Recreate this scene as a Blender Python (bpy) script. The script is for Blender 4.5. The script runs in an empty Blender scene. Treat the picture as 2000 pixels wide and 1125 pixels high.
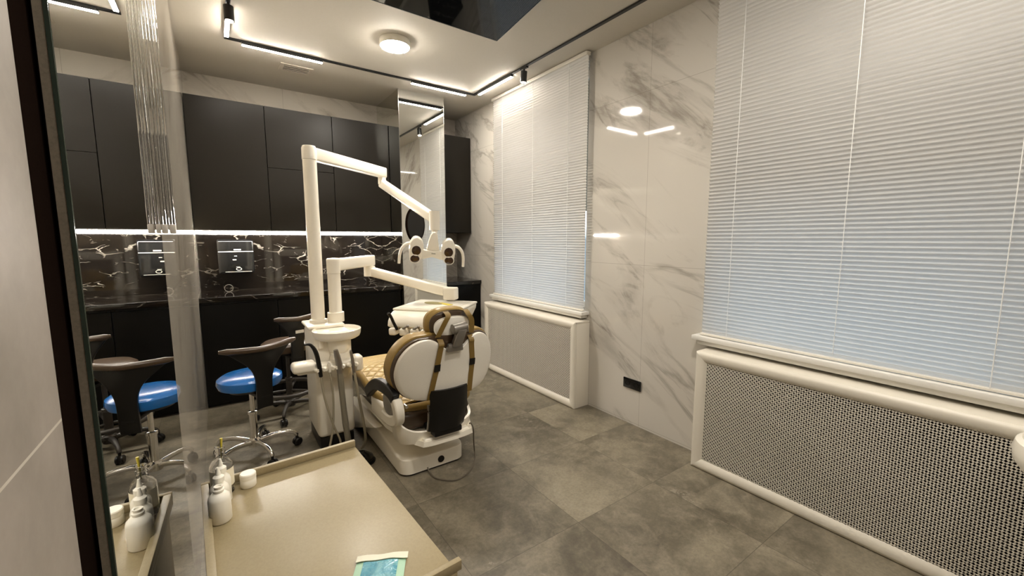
import bpy, bmesh, math, random
from mathutils import Vector, Matrix
random.seed(7)
PI = math.pi
SC = bpy.context.scene
COL = SC.collection

# ------------------------------------------------------------------ materials
def srgb(r, g, b):
    f = lambda c: c / 12.92 if c <= .04045 else ((c + .055) / 1.055) ** 2.4
    return (f(r / 255), f(g / 255), f(b / 255), 1)

def mat(name, col, rough=.5, metal=0., **kw):
    m = bpy.data.materials.new(name); m.use_nodes = True
    b = m.node_tree.nodes['Principled BSDF']
    b.inputs['Base Color'].default_value = col if len(col) == 4 else (*col, 1)
    b.inputs['Roughness'].default_value = rough
    b.inputs['Metallic'].default_value = metal
    for k, v in kw.items():
        b.inputs[k.replace('_', ' ')].default_value = v
    return m

class NT:
    """small helper round a material's node tree"""
    def __init__(s, m):
        s.m = m; s.t = m.node_tree; s.b = s.t.nodes['Principled BSDF']
    def n(s, typ, **kw):
        x = s.t.nodes.new(typ)
        for k, v in kw.items(): setattr(x, k, v)
        return x
    def l(s, a, b): s.t.links.new(a, b)
    def math(s, op, a, b=None, c=None, clamp=False):
        x = s.n('ShaderNodeMath', operation=op); x.use_clamp = clamp
        for i, v in enumerate((a, b, c)):
            if v is None: continue
            if isinstance(v, (int, float)): x.inputs[i].default_value = v
            else: s.l(v, x.inputs[i])
        return x.outputs[0]
    def coords(s, rot=(0, 0, 0), scale=(1, 1, 1), loc=(0, 0, 0)):
        tc = s.n('ShaderNodeTexCoord'); mp = s.n('ShaderNodeMapping')
        mp.inputs['Rotation'].default_value = rot; mp.inputs['Scale'].default_value = scale; mp.inputs['Location'].default_value = loc
        s.l(tc.outputs['Object'], mp.inputs['Vector']); return mp.outputs[0]
    def noise(s, v, scale, detail=4, rough=.55, dist=0., out='Fac'):
        x = s.n('ShaderNodeTexNoise'); s.l(v, x.inputs['Vector'])
        x.inputs['Scale'].default_value = scale; x.inputs['Detail'].default_value = detail
        x.inputs['Roughness'].default_value = rough; x.inputs['Distortion'].default_value = dist
        return x.outputs[out]
    def ramp(s, f, stops, interp='LINEAR'):
        r = s.n('ShaderNodeValToRGB'); s.l(f, r.inputs[0]); r.color_ramp.interpolation = interp
        e = r.color_ramp.elements
        while len(e) < len(stops): e.new(.5)
        for i, (p, c) in enumerate(stops):
            e[i].position = p; e[i].color = c if len(c) == 4 else (*c, 1)
        return r.outputs[0]
    def mix(s, f, a, b, blend='MIX'):
        x = s.n('ShaderNodeMix', data_type='RGBA', blend_type=blend)
        if isinstance(f, (int, float)): x.inputs[0].default_value = f
        else: s.l(f, x.inputs[0])
        for i, v in ((6, a), (7, b)):
            if isinstance(v, tuple): x.inputs[i].default_value = v if len(v) == 4 else (*v, 1)
            else: s.l(v, x.inputs[i])
        return x.outputs[2]
    def sep(s, v):
        x = s.n('ShaderNodeSeparateXYZ'); s.l(v, x.inputs[0]); return x.outputs
    def joint(s, c, period, offset, w):
        """1 on a thin line every `period`, else 0"""
        a = s.math('SUBTRACT', c, offset - period / 2)
        a = s.math('DIVIDE', a, period); a = s.math('FRACT', a); a = s.math('SUBTRACT', a, .5); a = s.math('ABSOLUTE', a)
        return s.math('LESS_THAN', a, w / period / 2)
    def bump(s, h, strength=.2, dist=.01):
        x = s.n('ShaderNodeBump'); x.inputs['Strength'].default_value = strength; x.inputs['Distance'].default_value = dist
        s.l(h, x.inputs['Height']); s.l(x.outputs[0], s.b.inputs['Normal'])

def black_marble(name, seed=0.):
    m = mat(name, (.01, .01, .01), .05); t = NT(m)
    v0 = t.coords((.1, .5, .1), (.75, 1.2, 1.5), (seed, seed, seed))
    w = t.noise(v0, 2.2, 5, .65, 0, 'Color')
    v = t.mix(.28, v0, w, 'ADD')
    layers = None
    for sc, th, lo, hi in ((1.9, .011, .53, .62), (4.5, .018, .55, .66), (9., .03, .57, .7)):
        x = t.n('ShaderNodeTexVoronoi', feature='DISTANCE_TO_EDGE'); t.l(v, x.inputs['Vector']); x.inputs['Scale'].default_value = sc
        ln = t.ramp(x.outputs['Distance'], [(0, (1, 1, 1)), (th, (0, 0, 0))])
        mk = t.ramp(t.noise(v0, sc * .8, 3, .6, .3), [(lo, (0, 0, 0)), (hi, (1, 1, 1))])
        f = t.math('MULTIPLY', ln, mk)
        layers = f if layers is None else t.math('MAXIMUM', layers, f)
    cl = t.ramp(t.noise(v0, 3., 5, .6), [(.45, (.004, .003, .0025)), (.8, (.012, .009, .006))])
    t.l(t.mix(layers, cl, (.26, .235, .2)), t.b.inputs['Base Color']); return m

def floor_tiles(name):
    m = mat(name, (.1, .09, .08), .4); t = NT(m)
    v = t.coords(); x, y, z = t.sep(v)
    P = .5975
    fx = t.math('FLOOR', t.math('DIVIDE', t.math('SUBTRACT', x, 1.975 - 10 * P), P))
    fy = t.math('FLOOR', t.math('DIVIDE', t.math('SUBTRACT', y, 1.97 - 10 * P), P))
    cb = t.n('ShaderNodeCombineXYZ'); t.l(fx, cb.inputs[0]); t.l(fy, cb.inputs[1])
    wn = t.n('ShaderNodeTexWhiteNoise', noise_dimensions='3D'); t.l(cb.outputs[0], wn.inputs['Vector'])
    off = t.n('ShaderNodeVectorMath', operation='MULTIPLY_ADD'); t.l(wn.outputs['Color'], off.inputs[0]); off.inputs[1].default_value = (7, 7, 7); t.l(v, off.inputs[2])
    vv = off.outputs[0]
    n1 = t.noise(vv, 1.6, 8, .62, .5); n2 = t.noise(vv, 9., 6, .7, .3); n3 = t.noise(vv, 70., 3, .7)
    c = t.ramp(n1, [(.3, srgb(74, 68, 57)), (.5, srgb(104, 97, 82)), (.7, srgb(140, 131, 112))])
    c = t.mix(t.math('MULTIPLY', t.ramp(n2, [(.44, (0, 0, 0)), (.68, (1, 1, 1))]), .55), c, srgb(148, 139, 121))
    c = t.mix(t.math('MULTIPLY', t.ramp(t.noise(vv, 3.2, 9, .72, .9), [(.5, (0, 0, 0)), (.66, (1, 1, 1))]), .4), c, srgb(158, 149, 130))
    c = t.mix(t.math('MULTIPLY', t.ramp(t.noise(vv, 4.6, 8, .7, .4), [(.3, (1, 1, 1)), (.46, (0, 0, 0))]), .45), c, srgb(62, 56, 46))
    spots = t.math('MULTIPLY', t.ramp(t.noise(vv, 2.3, 4, .6, 1.2), [(.62, (0, 0, 0)), (.72, (1, 1, 1))]), t.ramp(t.noise(vv, 38., 4, .7), [(.5, (0, 0, 0)), (.62, (1, 1, 1))]))
    c = t.mix(t.math('MULTIPLY', spots, .55), c, srgb(176, 168, 152))
    c = t.mix(t.math('MULTIPLY', t.ramp(n3, [(.35, (1, 1, 1)), (.6, (0, 0, 0))]), .25), c, srgb(60, 55, 48))
    br = t.math('ADD', t.math('MULTIPLY', wn.outputs['Value'], .16), .91)
    g = t.n('ShaderNodeMix', data_type='RGBA', blend_type='MULTIPLY'); g.inputs[0].default_value = 1; t.l(c, g.inputs[6]); t.l(br, g.inputs[7]); c = g.outputs[2]
    j = t.math('MAXIMUM', t.joint(x, P, 1.975, .0035), t.joint(y, P, 1.97, .0035))
    c = t.mix(t.math('MULTIPLY', j, .6), c, srgb(66, 60, 52))
    t.l(c, t.b.inputs['Base Color'])
    t.l(t.ramp(n1, [(.3, (.3, .3, .3)), (.7, (.46, .46, .46))]), t.b.inputs['Roughness'])
    t.bump(n2, .05, .01); return m

def speckled(name, base, spot, rough, scale=120, amt=.4, bump=0., spec=.5):
    m = mat(name, base, rough, 0, Specular_IOR_Level=spec); t = NT(m); v = t.coords()
    n = t.noise(v, scale, 4, .7)
    f = t.math('MULTIPLY', t.ramp(n, [(.4, (0, 0, 0)), (.65, (1, 1, 1))]), amt)
    t.l(t.mix(f, base if len(base) == 4 else (*base, 1), spot), t.b.inputs['Base Color'])
    if bump: t.bump(n, bump, .003)
    return m

def emit(name, col, s):
    m = bpy.data.materials.new(name); m.use_nodes = True; t = m.node_tree
    t.nodes.remove(t.nodes['Principled BSDF'])
    e = t.nodes.new('ShaderNodeEmission'); e.inputs[0].default_value = (*col, 1); e.inputs[1].default_value = s
    t.links.new(e.outputs[0], t.nodes['Material Output'].inputs[0]); return m

def glass(name, col=(1, 1, 1), rough=0., ior=1.45):
    return mat(name, col, rough, 0, Transmission_Weight=1.0, IOR=ior)

M = {}
def wall_right_marble():
    m = mat('pale marble porcelain', (.7, .7, .7), .055); t = NT(m)
    tc = t.n('ShaderNodeTexCoord'); s_ = t.sep(tc.outputs['Object'])
    a = math.radians(36)
    along = t.math('ADD', t.math('MULTIPLY', s_[1], math.cos(a)), t.math('MULTIPLY', s_[2], math.sin(a)))
    across = t.math('SUBTRACT', t.math('MULTIPLY', s_[2], math.cos(a)), t.math('MULTIPLY', s_[1], math.sin(a)))
    return m, t, s_, along, across
def veined(m, t, s_, along, across, joints, base, vein, seed, vs=1.0):
    cb = t.n('ShaderNodeCombineXYZ')
    t.l(t.math('MULTIPLY', along, .62), cb.inputs[0]); t.l(t.math('MULTIPLY', across, 2.1), cb.inputs[1]); cb.inputs[2].default_value = seed
    v = cb.outputs[0]
    cloud = t.noise(v, 1.3 * vs, 7, .6, .9)
    big = t.noise(v, .9 * vs, 3, .5, .4)
    a1 = t.math('ABSOLUTE', t.math('SUBTRACT', t.noise(v, .9 * vs, 6, .56, 1.0), .5))
    thin = t.math('MULTIPLY', t.math('SUBTRACT', 1, t.math('MULTIPLY', a1, 30), clamp=True), t.ramp(big, [(.45, (0, 0, 0)), (.6, (1, 1, 1))]))
    a2 = t.math('ABSOLUTE', t.math('SUBTRACT', t.noise(v, 2.1 * vs, 6, .6, .8), .52))
    thin2 = t.math('MULTIPLY', t.math('SUBTRACT', 1, t.math('MULTIPLY', a2, 20), clamp=True), t.ramp(cloud, [(.5, (0, 0, 0)), (.64, (1, 1, 1))]))
    soft = t.ramp(cloud, [(.5, (0, 0, 0)), (.8, (1, 1, 1))])
    B, V = srgb(*base), srgb(*vein)
    c = t.mix(t.math('MULTIPLY', soft, .55), B, V)
    c = t.mix(t.math('MULTIPLY', thin, .65), c, V)
    c = t.mix(t.math('MULTIPLY', thin2, .55), c, V)
    for ax, per, off in joints:
        c = t.mix(t.math('MULTIPLY', t.joint(s_['XYZ'.index(ax)], per, off, .003), .45), c, srgb(120, 112, 100))
    t.l(c, t.b.inputs['Base Color']); return m
M['wall_right'] = veined(*wall_right_marble(), [('Y', 1.2, 1.88), ('Z', 1.2, 1.215)], (200, 195, 186), (112, 103, 92), 3.3, 1.08)
def wall_back_marble():
    m = mat('pale marble porcelain back', (.7, .7, .7), .07); t = NT(m)
    tc = t.n('ShaderNodeTexCoord'); s_ = t.sep(tc.outputs['Object']); a = math.radians(-32)
    along = t.math('ADD', t.math('MULTIPLY', s_[0], math.cos(a)), t.math('MULTIPLY', s_[2], math.sin(a)))
    across = t.math('SUBTRACT', t.math('MULTIPLY', s_[2], math.cos(a)), t.math('MULTIPLY', s_[0], math.sin(a)))
    return m, t, s_, along, across
M['wall_back'] = veined(*wall_back_marble(), [('X', 1.2, .62)], (203, 196, 184), (120, 108, 92), 8.1)
def wall_left_marble():
    m = mat('polished pale marble left', (.7, .7, .7), .03); t = NT(m)
    tc = t.n('ShaderNodeTexCoord'); s_ = t.sep(tc.outputs['Object']); a = math.radians(62)
    along = t.math('ADD', t.math('MULTIPLY', s_[1], math.cos(a)), t.math('MULTIPLY', s_[2], math.sin(a)))
    across = t.math('SUBTRACT', t.math('MULTIPLY', s_[2], math.cos(a)), t.math('MULTIPLY', s_[1], math.sin(a)))
    return m, t, s_, along, across
M['wall_left'] = veined(*wall_left_marble(), [('Z', .53, 1.21)], (196, 188, 174), (122, 110, 94), 5.2, 1.6)
M['tile_near'] = (lambda m: m)(mat('matte greige wall tile', srgb(170, 163, 152), .55))
def near_tile():
    m = M['tile_near']; t = NT(m); v = t.coords(); s_ = t.sep(v)
    c = t.ramp(t.noise(v, 6., 6, .65), [(.35, srgb(136, 128, 119)), (.7, srgb(160, 151, 142))])
    c = t.mix(t.math('MULTIPLY', t.joint(s_[2], .53, 1.21, .003), .6), c, srgb(215, 208, 195)); t.l(c, t.b.inputs['Base Color'])
near_tile()
M['floor'] = floor_tiles('grey concrete-look tiles')
M['ceiling'] = speckled('ceiling paint', srgb(200, 194, 183), srgb(190, 184, 173), .7, 90, .25)
M['black_marble'] = black_marble('black marble with white veins', 2.)
M['counter_marble'] = black_marble('black marble worktop', 5.)
M['cabinet'] = speckled('black-brown matt lacquer', (.0100, .0080, .0052, 1), (.015, .0125, .0088, 1), .36, 220, .5, .03, .2)
M['cabinet_dark'] = mat('black base lacquer', (.003, .0027, .0022), .4, 0, Specular_IOR_Level=.15)
M['carcass'] = mat('dark carcass board', (.006, .005, .004), .7)
M['mirror'] = mat('silvered mirror', (.86, .87, .85), .0, 1.)
M['mirror_tint'] = mat('silvered mirror with a bronze tint', (.80, .80, .74), .0, 1.)
M['green_edge'] = mat('green glass edge', srgb(14, 40, 28), .15)
M['backing'] = speckled('grey mirror backing', srgb(138, 128, 112), srgb(110, 100, 86), .7, 260, .5)
M['black_frame'] = speckled('dark brown-black trim', (.007, .004, .003, 1), (.012, .008, .006, 1), .9, 300, .4, 0., 0.)
M['white'] = mat('cream-white moulded plastic', srgb(238, 232, 218), .28, 0, Coat_Weight=.25, Coat_Roughness=.15)
M['white2'] = mat('white painted metal', srgb(226, 221, 210), .3)
M['white_shell'] = speckled('white textured shell', srgb(234, 229, 218), srgb(220, 215, 204), .42, 420, .4, .04)
M['radiator'] = mat('white satin MDF', srgb(222, 216, 203), .38)
M['recess_shade'] = mat('radiator recess shade', (.012, .008, .006), .8)
M['gold'] = speckled('mustard gold leatherette', srgb(156, 129, 72), srgb(134, 109, 56), .36, 160, .4, .05)
M['strap'] = speckled('gold strap webbing', srgb(126, 101, 48), srgb(108, 85, 38), .5, 300, .4, .05)
M['brown'] = speckled('dark brown leatherette', srgb(70, 54, 38), srgb(58, 43, 30), .3, 160, .4, .05)
M['black_plastic'] = speckled('black moulded plastic', (.006, .0053, .0045, 1), (.010, .009, .0075, 1), .38, 300, .4, .03, .3)
M['black_gloss'] = mat('black gloss plastic', (.006, .006, .006), .08)
M['chrome'] = mat('polished chrome', (.78, .76, .72), .12, 1.)
M['steel'] = mat('satin steel', (.42, .40, .37), .28, 1.)
M['grey_metal'] = mat('dark grey cast metal', (.27, .25, .225), .33, .75)
M['blue'] = speckled('bright blue leatherette', srgb(20, 104, 182), srgb(14, 92, 166), .2, 200, .4, .03)
M['stool_grey'] = speckled('dark grey-brown plastic', (.035, .03, .025, 1), (.05, .042, .035, 1), .4, 200, .4)
M['taupe'] = speckled('taupe powder-coated metal', srgb(158, 144, 112), srgb(144, 130, 100), .36, 160, .5, .06)
M['bottle'] = mat('milky white plastic', srgb(246, 242, 230), .35)
M['clear'] = glass('clear glass')
M['label'] = mat('cream paper label', srgb(240, 232, 208), .6)
M['acrylic'] = glass('clear acrylic', (.97, .98, .97), .02, 1.48)
M['yellow'] = mat('yellow plastic', srgb(214, 196, 70), .4)
M['olive'] = mat('olive card', srgb(150, 140, 90), .5)
M['hose'] = mat('grey-beige hose', srgb(150, 142, 122), .45)
M['hose_grey'] = mat('grey ribbed hose', srgb(128, 122, 106), .5)
M['cord'] = mat('grey cable', srgb(96, 88, 76), .5)
M['tv_screen'] = mat('black display glass', (.004, .005, .006), .035)
M['tv_body'] = mat('dark television casing', (.02, .02, .02), .3)
M['tv_rim'] = mat('brushed silver edge', (.45, .46, .47), .3, .9)
M['track'] = mat('black aluminium track', (.006, .006, .006), .4)
M['strip'] = emit('lit warm-white diffuser', (1., .925, .82), 60.)
M['under'] = emit('lit cabinet strip', (1., .925, .82), 60.)
M['disc'] = emit('lit warm lamp disc', (1., .93, .82), 95.)
M['spot_lit'] = emit('lit spot lens', (1., .87, .70), 14.)
M['vent'] = mat('white vent grille', srgb(196, 188, 176), .5)
M['vent_dark'] = mat('grey vent shadow gap', srgb(70, 64, 56), .8)
M['slat'] = None
M['cord_white'] = mat('white ladder cord', srgb(236, 236, 234), .5)
M['pvc'] = mat('white window plastic', srgb(222, 220, 214), .5)
def make_pane():
    m = bpy.data.materials.new('thin window glass'); m.use_nodes = True; t = m.node_tree; t.nodes.remove(t.nodes['Principled BSDF'])
    a = t.nodes.new('ShaderNodeBsdfTransparent'); a.inputs[0].default_value = (.93, .96, .96, 1); g = t.nodes.new('ShaderNodeBsdfGlossy'); g.inputs['Roughness'].default_value = 0.
    mx = t.nodes.new('ShaderNodeMixShader'); mx.inputs[0].default_value = .06
    t.links.new(a.outputs[0], mx.inputs[1]); t.links.new(g.outputs[0], mx.inputs[2]); t.links.new(mx.outputs[0], t.nodes['Material Output'].inputs[0]); return m
M['pane'] = make_pane()
M['blue_pouch'] = None
M['lens'] = mat('dark amber lens', srgb(60, 40, 26), .08, 0, Coat_Weight=1.0)
M['socket_in'] = mat('black socket recess', (.003, .003, .003), .25)
M['print'] = mat('pale print', srgb(205, 200, 190), .5)
M['print_dark'] = mat('dark green print', srgb(40, 60, 40), .5)
M['tip_red'] = mat('dark red-brown cap', srgb(70, 40, 26), .35)

def make_slat():
    m = bpy.data.materials.new('white aluminium slat enamel'); m.use_nodes = True; t = m.node_tree; b = t.nodes['Principled BSDF']
    b.inputs['Base Color'].default_value = srgb(222, 218, 212); b.inputs['Roughness'].default_value = .32
    tr = t.nodes.new('ShaderNodeBsdfTranslucent'); tr.inputs[0].default_value = (.93, .96, 1, 1)
    mx = t.nodes.new('ShaderNodeMixShader'); mx.inputs[0].default_value = .26
    t.links.new(b.outputs[0], mx.inputs[1]); t.links.new(tr.outputs[0], mx.inputs[2]); t.links.new(mx.outputs[0], t.nodes['Material Output'].inputs[0]); return m
M['slat'] = make_slat()
def make_pouch():
    m = mat('blue film pouch', srgb(96, 172, 190), .12, 0, Coat_Weight=.6); t = NT(m); v = t.coords()
    t.l(t.ramp(t.noise(v, 22., 4, .6, .8), [(.35, srgb(70, 150, 176)), (.65, srgb(128, 190, 200))]), t.b.inputs['Base Color'])
    t.bump(t.noise(v, 36., 3, .6, 1.4), .7, .012); return m
M['blue_pouch'] = make_pouch()
M['pouch_edge'] = mat('pale green sealed paper', srgb(168, 206, 178), .4)
M['pouch_flap'] = mat('off-white paper flap', srgb(226, 224, 204), .5)
def make_quilt():
    m = mat('quilted gold leatherette', srgb(186, 152, 92), .4); t = NT(m); x, y, z = t.sep(t.coords())
    a = t.math('ADD', x, t.math('MULTIPLY', y, 1.0)); d = t.math('SUBTRACT', x, t.math('MULTIPLY', y, 1.0))
    def st(c):
        q = t.math('ABSOLUTE', t.math('SUBTRACT', t.math('FRACT', t.math('DIVIDE', c, .085)), .5)); return q
    qa, qd = st(a), st(d)
    line = t.math('GREATER_THAN', t.math('MAXIMUM', qa, qd), .47)
    t.l(t.mix(t.math('MULTIPLY', line, .5), srgb(194, 168, 112), srgb(152, 124, 72)), t.b.inputs['Base Color'])
    h = t.math('SUBTRACT', 1, t.math('POWER', t.math('MULTIPLY', t.math('MAXIMUM', qa, qd), 2), 3)); t.bump(h, 1., .012); return m
M['quilt'] = make_quilt()

# ------------------------------------------------------------------ mesh helpers
class MB:
    def __init__(s): s.bm = bmesh.new()
    def _new(s, fn):
        b = bmesh.new(); fn(b); me = bpy.data.meshes.new('t'); b.to_mesh(me); b.free(); s.bm.from_mesh(me); bpy.data.meshes.remove(me)
    def box(s, x0, x1, y0, y1, z0, z1, bev=0., seg=2, mtx=None):
        def fn(b):
            bmesh.ops.create_cube(b, size=1)
            bmesh.ops.scale(b, vec=(x1 - x0, y1 - y0, z1 - z0), verts=b.verts)
            if bev: bmesh.ops.bevel(b, geom=b.edges[:], offset=bev, segments=seg, affect='EDGES', profile=.5)
            bmesh.ops.translate(b, vec=((x0 + x1) / 2, (y0 + y1) / 2, (z0 + z1) / 2), verts=b.verts)
            if mtx is not None: bmesh.ops.transform(b, matrix=mtx, verts=b.verts)
        s._new(fn); return s
    def lathe(s, prof, c=(0, 0, 0), n=32, mtx=None, cap=True):
        """prof = [(r, z)...] about Z"""
        def fn(b):
            rings = []
            for r, z in prof:
                if r < 1e-6: rings.append([b.verts.new((0, 0, z))])
                else: rings.append([b.verts.new((r * math.cos(2 * PI * i / n), r * math.sin(2 * PI * i / n), z)) for i in range(n)])
            for A, B in zip(rings, rings[1:]):
                for i in range(n):
                    j = (i + 1) % n
                    if len(A) == 1 and len(B) == 1: continue
                    if len(A) == 1: b.faces.new((A[0], B[j], B[i]))
                    elif len(B) == 1: b.faces.new((A[i], A[j], B[0]))
                    else: b.faces.new((A[i], A[j], B[j], B[i]))
            if cap:
                if len(rings[0]) > 1: b.faces.new(rings[0][::-1])
                if len(rings[-1]) > 1: b.faces.new(rings[-1])
            bmesh.ops.recalc_face_normals(b, faces=b.faces)
            if mtx is not None: bmesh.ops.transform(b, matrix=mtx, verts=b.verts)
            bmesh.ops.translate(b, vec=c, verts=b.verts)
        s._new(fn); return s
    def cyl(s, p0, p1, r0, r1=None, n=24):
        p0, p1 = Vector(p0), Vector(p1); d = p1 - p0; q = d.to_track_quat('Z', 'Y').to_matrix().to_4x4()
        return s.lathe([(r0, 0), (r0 if r1 is None else r1, d.length)], p0, n, q)
    def tube(s, pts, r, n=10, close=False, flat=None, up=(0, 0, 1)):
        """swept round (or flat=(half width, half thickness)) section along pts; r scalar or list"""
        P = [Vector(p) for p in pts]; R = r if isinstance(r, (list, tuple)) else [r] * len(P)
        def fn(b):
            rings = []; N = len(P); ref = Vector(up)
            for i in range(N):
                if close: d = P[(i + 1) % N] - P[i - 1]
                else: d = P[min(i + 1, N - 1)] - P[max(i - 1, 0)]
                d.normalize(); a = d.cross(ref)
                if a.length < 1e-3: a = d.cross(Vector((1, 0, 0)) if abs(d.x) < .9 else Vector((0, 1, 0)))
                a.normalize(); c = a.cross(d).normalized()
                if flat:
                    w, h = flat; ring = [b.verts.new(P[i] + a * sx * w + c * sz * h) for sx, sz in ((-1, -1), (1, -1), (1, 1), (-1, 1))]
                else: ring = [b.verts.new(P[i] + (a * math.cos(2 * PI * k / n) + c * math.sin(2 * PI * k / n)) * R[i]) for k in range(n)]
                rings.append(ring)
            m = len(rings[0]); rg = range(N if close else N - 1)
            for i in rg:
                A, B = rings[i], rings[(i + 1) % N]
                for k in range(m):
                    b.faces.new((A[k], A[(k + 1) % m], B[(k + 1) % m], B[k]))
            if not close: b.faces.new(rings[0][::-1]); b.faces.new(rings[-1])
            bmesh.ops.recalc_face_normals(b, faces=b.faces)
        s._new(fn); return s
    def prism(s, poly, mtx, h, bev=0.):
        """poly (u,v) extruded by h along local z, placed by mtx"""
        def fn(b):
            A = [b.verts.new((u, v, 0)) for u, v in poly]; B = [b.verts.new((u, v, h)) for u, v in poly]; n = len(poly)
            b.faces.new(A[::-1]); b.faces.new(B)
            for i in range(n): b.faces.new((A[i], A[(i + 1) % n], B[(i + 1) % n], B[i]))
            bmesh.ops.recalc_face_normals(b, faces=b.faces)
            if bev: bmesh.ops.bevel(b, geom=[e for e in b.edges if abs(e.calc_face_angle(0)) > .5], offset=bev, segments=2, affect='EDGES', profile=.5)
            bmesh.ops.transform(b, matrix=mtx, verts=b.verts)
        s._new(fn); return s
    def sphere(s, c, r, sc=(1, 1, 1), mtx=None, n=20):
        def fn(b):
            bmesh.ops.create_uvsphere(b, u_segments=n, v_segments=n // 2, radius=r); bmesh.ops.scale(b, vec=sc, verts=b.verts)
            if mtx is not None: bmesh.ops.transform(b, matrix=mtx, verts=b.verts)
            bmesh.ops.translate(b, vec=c, verts=b.verts)
        s._new(fn); return s
    def quadsheet(s, grid, thick=0.):
        """grid[i][j] of points -> sheet (closed by solid thickness along normals when thick)"""
        def fn(b):
            V = [[b.verts.new(p) for p in row] for row in grid]
            for i in range(len(V) - 1):
                for j in range(len(V[0]) - 1): b.faces.new((V[i][j], V[i + 1][j], V[i + 1][j + 1], V[i][j + 1]))
            bmesh.ops.recalc_face_normals(b, faces=b.faces)
            if thick: bmesh.ops.solidify(b, geom=b.faces[:], thickness=thick)
        s._new(fn); return s
    def build(s, name, m, parent=None, smooth=True, subsurf=0, bevel=0.):
        me = bpy.data.meshes.new(name); s.bm.to_mesh(me); s.bm.free()
        me.materials.append(m)
        if smooth:
            for p in me.polygons: p.use_smooth = True
            me.set_sharp_from_angle(angle=math.radians(38))
        o = bpy.data.objects.new(name, me); COL.objects.link(o)
        if parent is not None:
            o.parent = parent; o.matrix_parent_inverse = root_matrix(parent).inverted()
        if bevel:
            md = o.modifiers.new('edge', 'BEVEL'); md.width = bevel; md.segments = 2; md.limit_method = 'ANGLE'; md.angle_limit = math.radians(40)
        if subsurf:
            md = o.modifiers.new('smooth', 'SUBSURF'); md.levels = subsurf; md.render_levels = subsurf
        return o

def root_matrix(o):
    m = o.matrix_basis.copy()
    if o.parent is not None: m = root_matrix(o.parent) @ o.matrix_parent_inverse @ m
    return m
def tag(o, label, cat, group=None):
    o['label'] = label; o['category'] = cat
    if group: o['group'] = group
    return o
def thing(name, label, cat, loc=(0, 0, 0), rz=0., group=None):
    o = bpy.data.objects.new(name, None); COL.objects.link(o); o.location = loc; o.rotation_euler = (0, 0, rz)
    o.empty_display_size = .05
    return tag(o, label, cat, group)
def struct(o): o['kind'] = 'structure'; return o
def children(o): return [c for c in COL.objects if c.parent is o]
def dup(o, loc, rz, label=None):
    def cp(x, par):
        c = x.copy(); COL.objects.link(c)
        if par is not None: c.parent = par
        for ch in children(x): cp(ch, c)
        return c
    r = cp(o, None); r.location = loc; r.rotation_euler = (0, 0, rz)
    if label: r['label'] = label
    return r
def basis(o, x, y, z):
    m = Matrix((x, y, z)).transposed().to_4x4(); m.translation = o; return m
def arc(c, r, a0, a1, n, z=0.):
    return [(c[0] + r * math.cos(a0 + (a1 - a0) * i / n), c[1] + r * math.sin(a0 + (a1 - a0) * i / n), z) for i in range(n + 1)]
def catmull(P, k=6):
    P = [Vector(p) for p in P]; out = []
    for i in range(len(P) - 1):
        a, b, c, d = P[max(i - 1, 0)], P[i], P[i + 1], P[min(i + 2, len(P) - 1)]
        for j in range(k):
            t = j / k; out.append(.5 * ((2 * b) + (c - a) * t + (2 * a - 5 * b + 4 * c - d) * t * t + (3 * b - a - 3 * c + d) * t ** 3))
    return out + [P[-1]]

# ------------------------------------------------------------------ the room
XL, XR, YB, YN, ZC = -.147, 2.494, 4.735, -1.5, 2.85
struct(MB().box(XL - .1, XR + .1, YN - .1, YB + .1, -.1, 0).build('floor', M['floor'], smooth=False))
struct(MB().box(XL - .1, XR + .3, YN - .1, YB + .1, ZC, ZC + .1).build('ceiling', M['ceiling'], smooth=False))
struct(MB().box(XL - .1, XR + .1, YB, YB + .1, 0, ZC).build('wall_back', M['wall_back'], smooth=False))
struct(MB().box(XL - .1, XR + .1, YN - .1, YN, 0, ZC).build('wall_rear', M['tile_near'], smooth=False))
struct(MB().box(XL - .1, XL, .69, YB, 0, ZC).build('wall_left', M['wall_left'], smooth=False))
struct(MB().box(XL - .1, XL, YN, .622, 0, ZC).build('wall_left_near', M['tile_near'], smooth=False))
struct(MB().box(XL - .1, XL + .0004, .622, .69, 0, ZC).build('trim_1', M['black_frame'], smooth=False))
W1 = (2.462, 3.80); W2 = (.0, 1.415); WZ = (.80, 2.80); WT = .22
w = MB()
for y0, y1 in ((YN, W2[0]), (W2[1], W1[0]), (W1[1], YB)): w.box(XR, XR + WT, y0, y1, 0, ZC)
for y0, y1 in (W1, W2): w.box(XR, XR + WT, y0, y1, 0, WZ[0]); w.box(XR, XR + WT, y0, y1, WZ[1], ZC)
struct(w.build('wall_right', M['wall_right'], smooth=False))
for k, (y0, y1) in enumerate((W1, W2), 1):
    f = MB(); xf0, xf1, b = XR + .13, XR + .19, .055
    f.box(xf0, xf1, y0, y1, WZ[0], WZ[0] + b); f.box(xf0, xf1, y0, y1, WZ[1] - b, WZ[1])
    f.box(xf0, xf1, y0, y0 + b, WZ[0] + b, WZ[1] - b); f.box(xf0, xf1, y1 - b, y1, WZ[0] + b, WZ[1] - b)
    o = struct(f.build('window_%d' % k, M['pvc'], bevel=.004))
    MB().box(XR + .155, XR + .165, y0 + b, y1 - b, WZ[0] + b, WZ[1] - b).build('pane', M['pane'], o, smooth=False)
    MB().box(XR - .095, XR - .002, y0 - .06, y1 + .02, WZ[0] - .022, WZ[0] + .006, .004).box(XR - .075, XR - .002, y0 - .035, y1, WZ[0] - .05, WZ[0] - .0225, .004).build('sill', M['pvc'], o)

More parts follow.
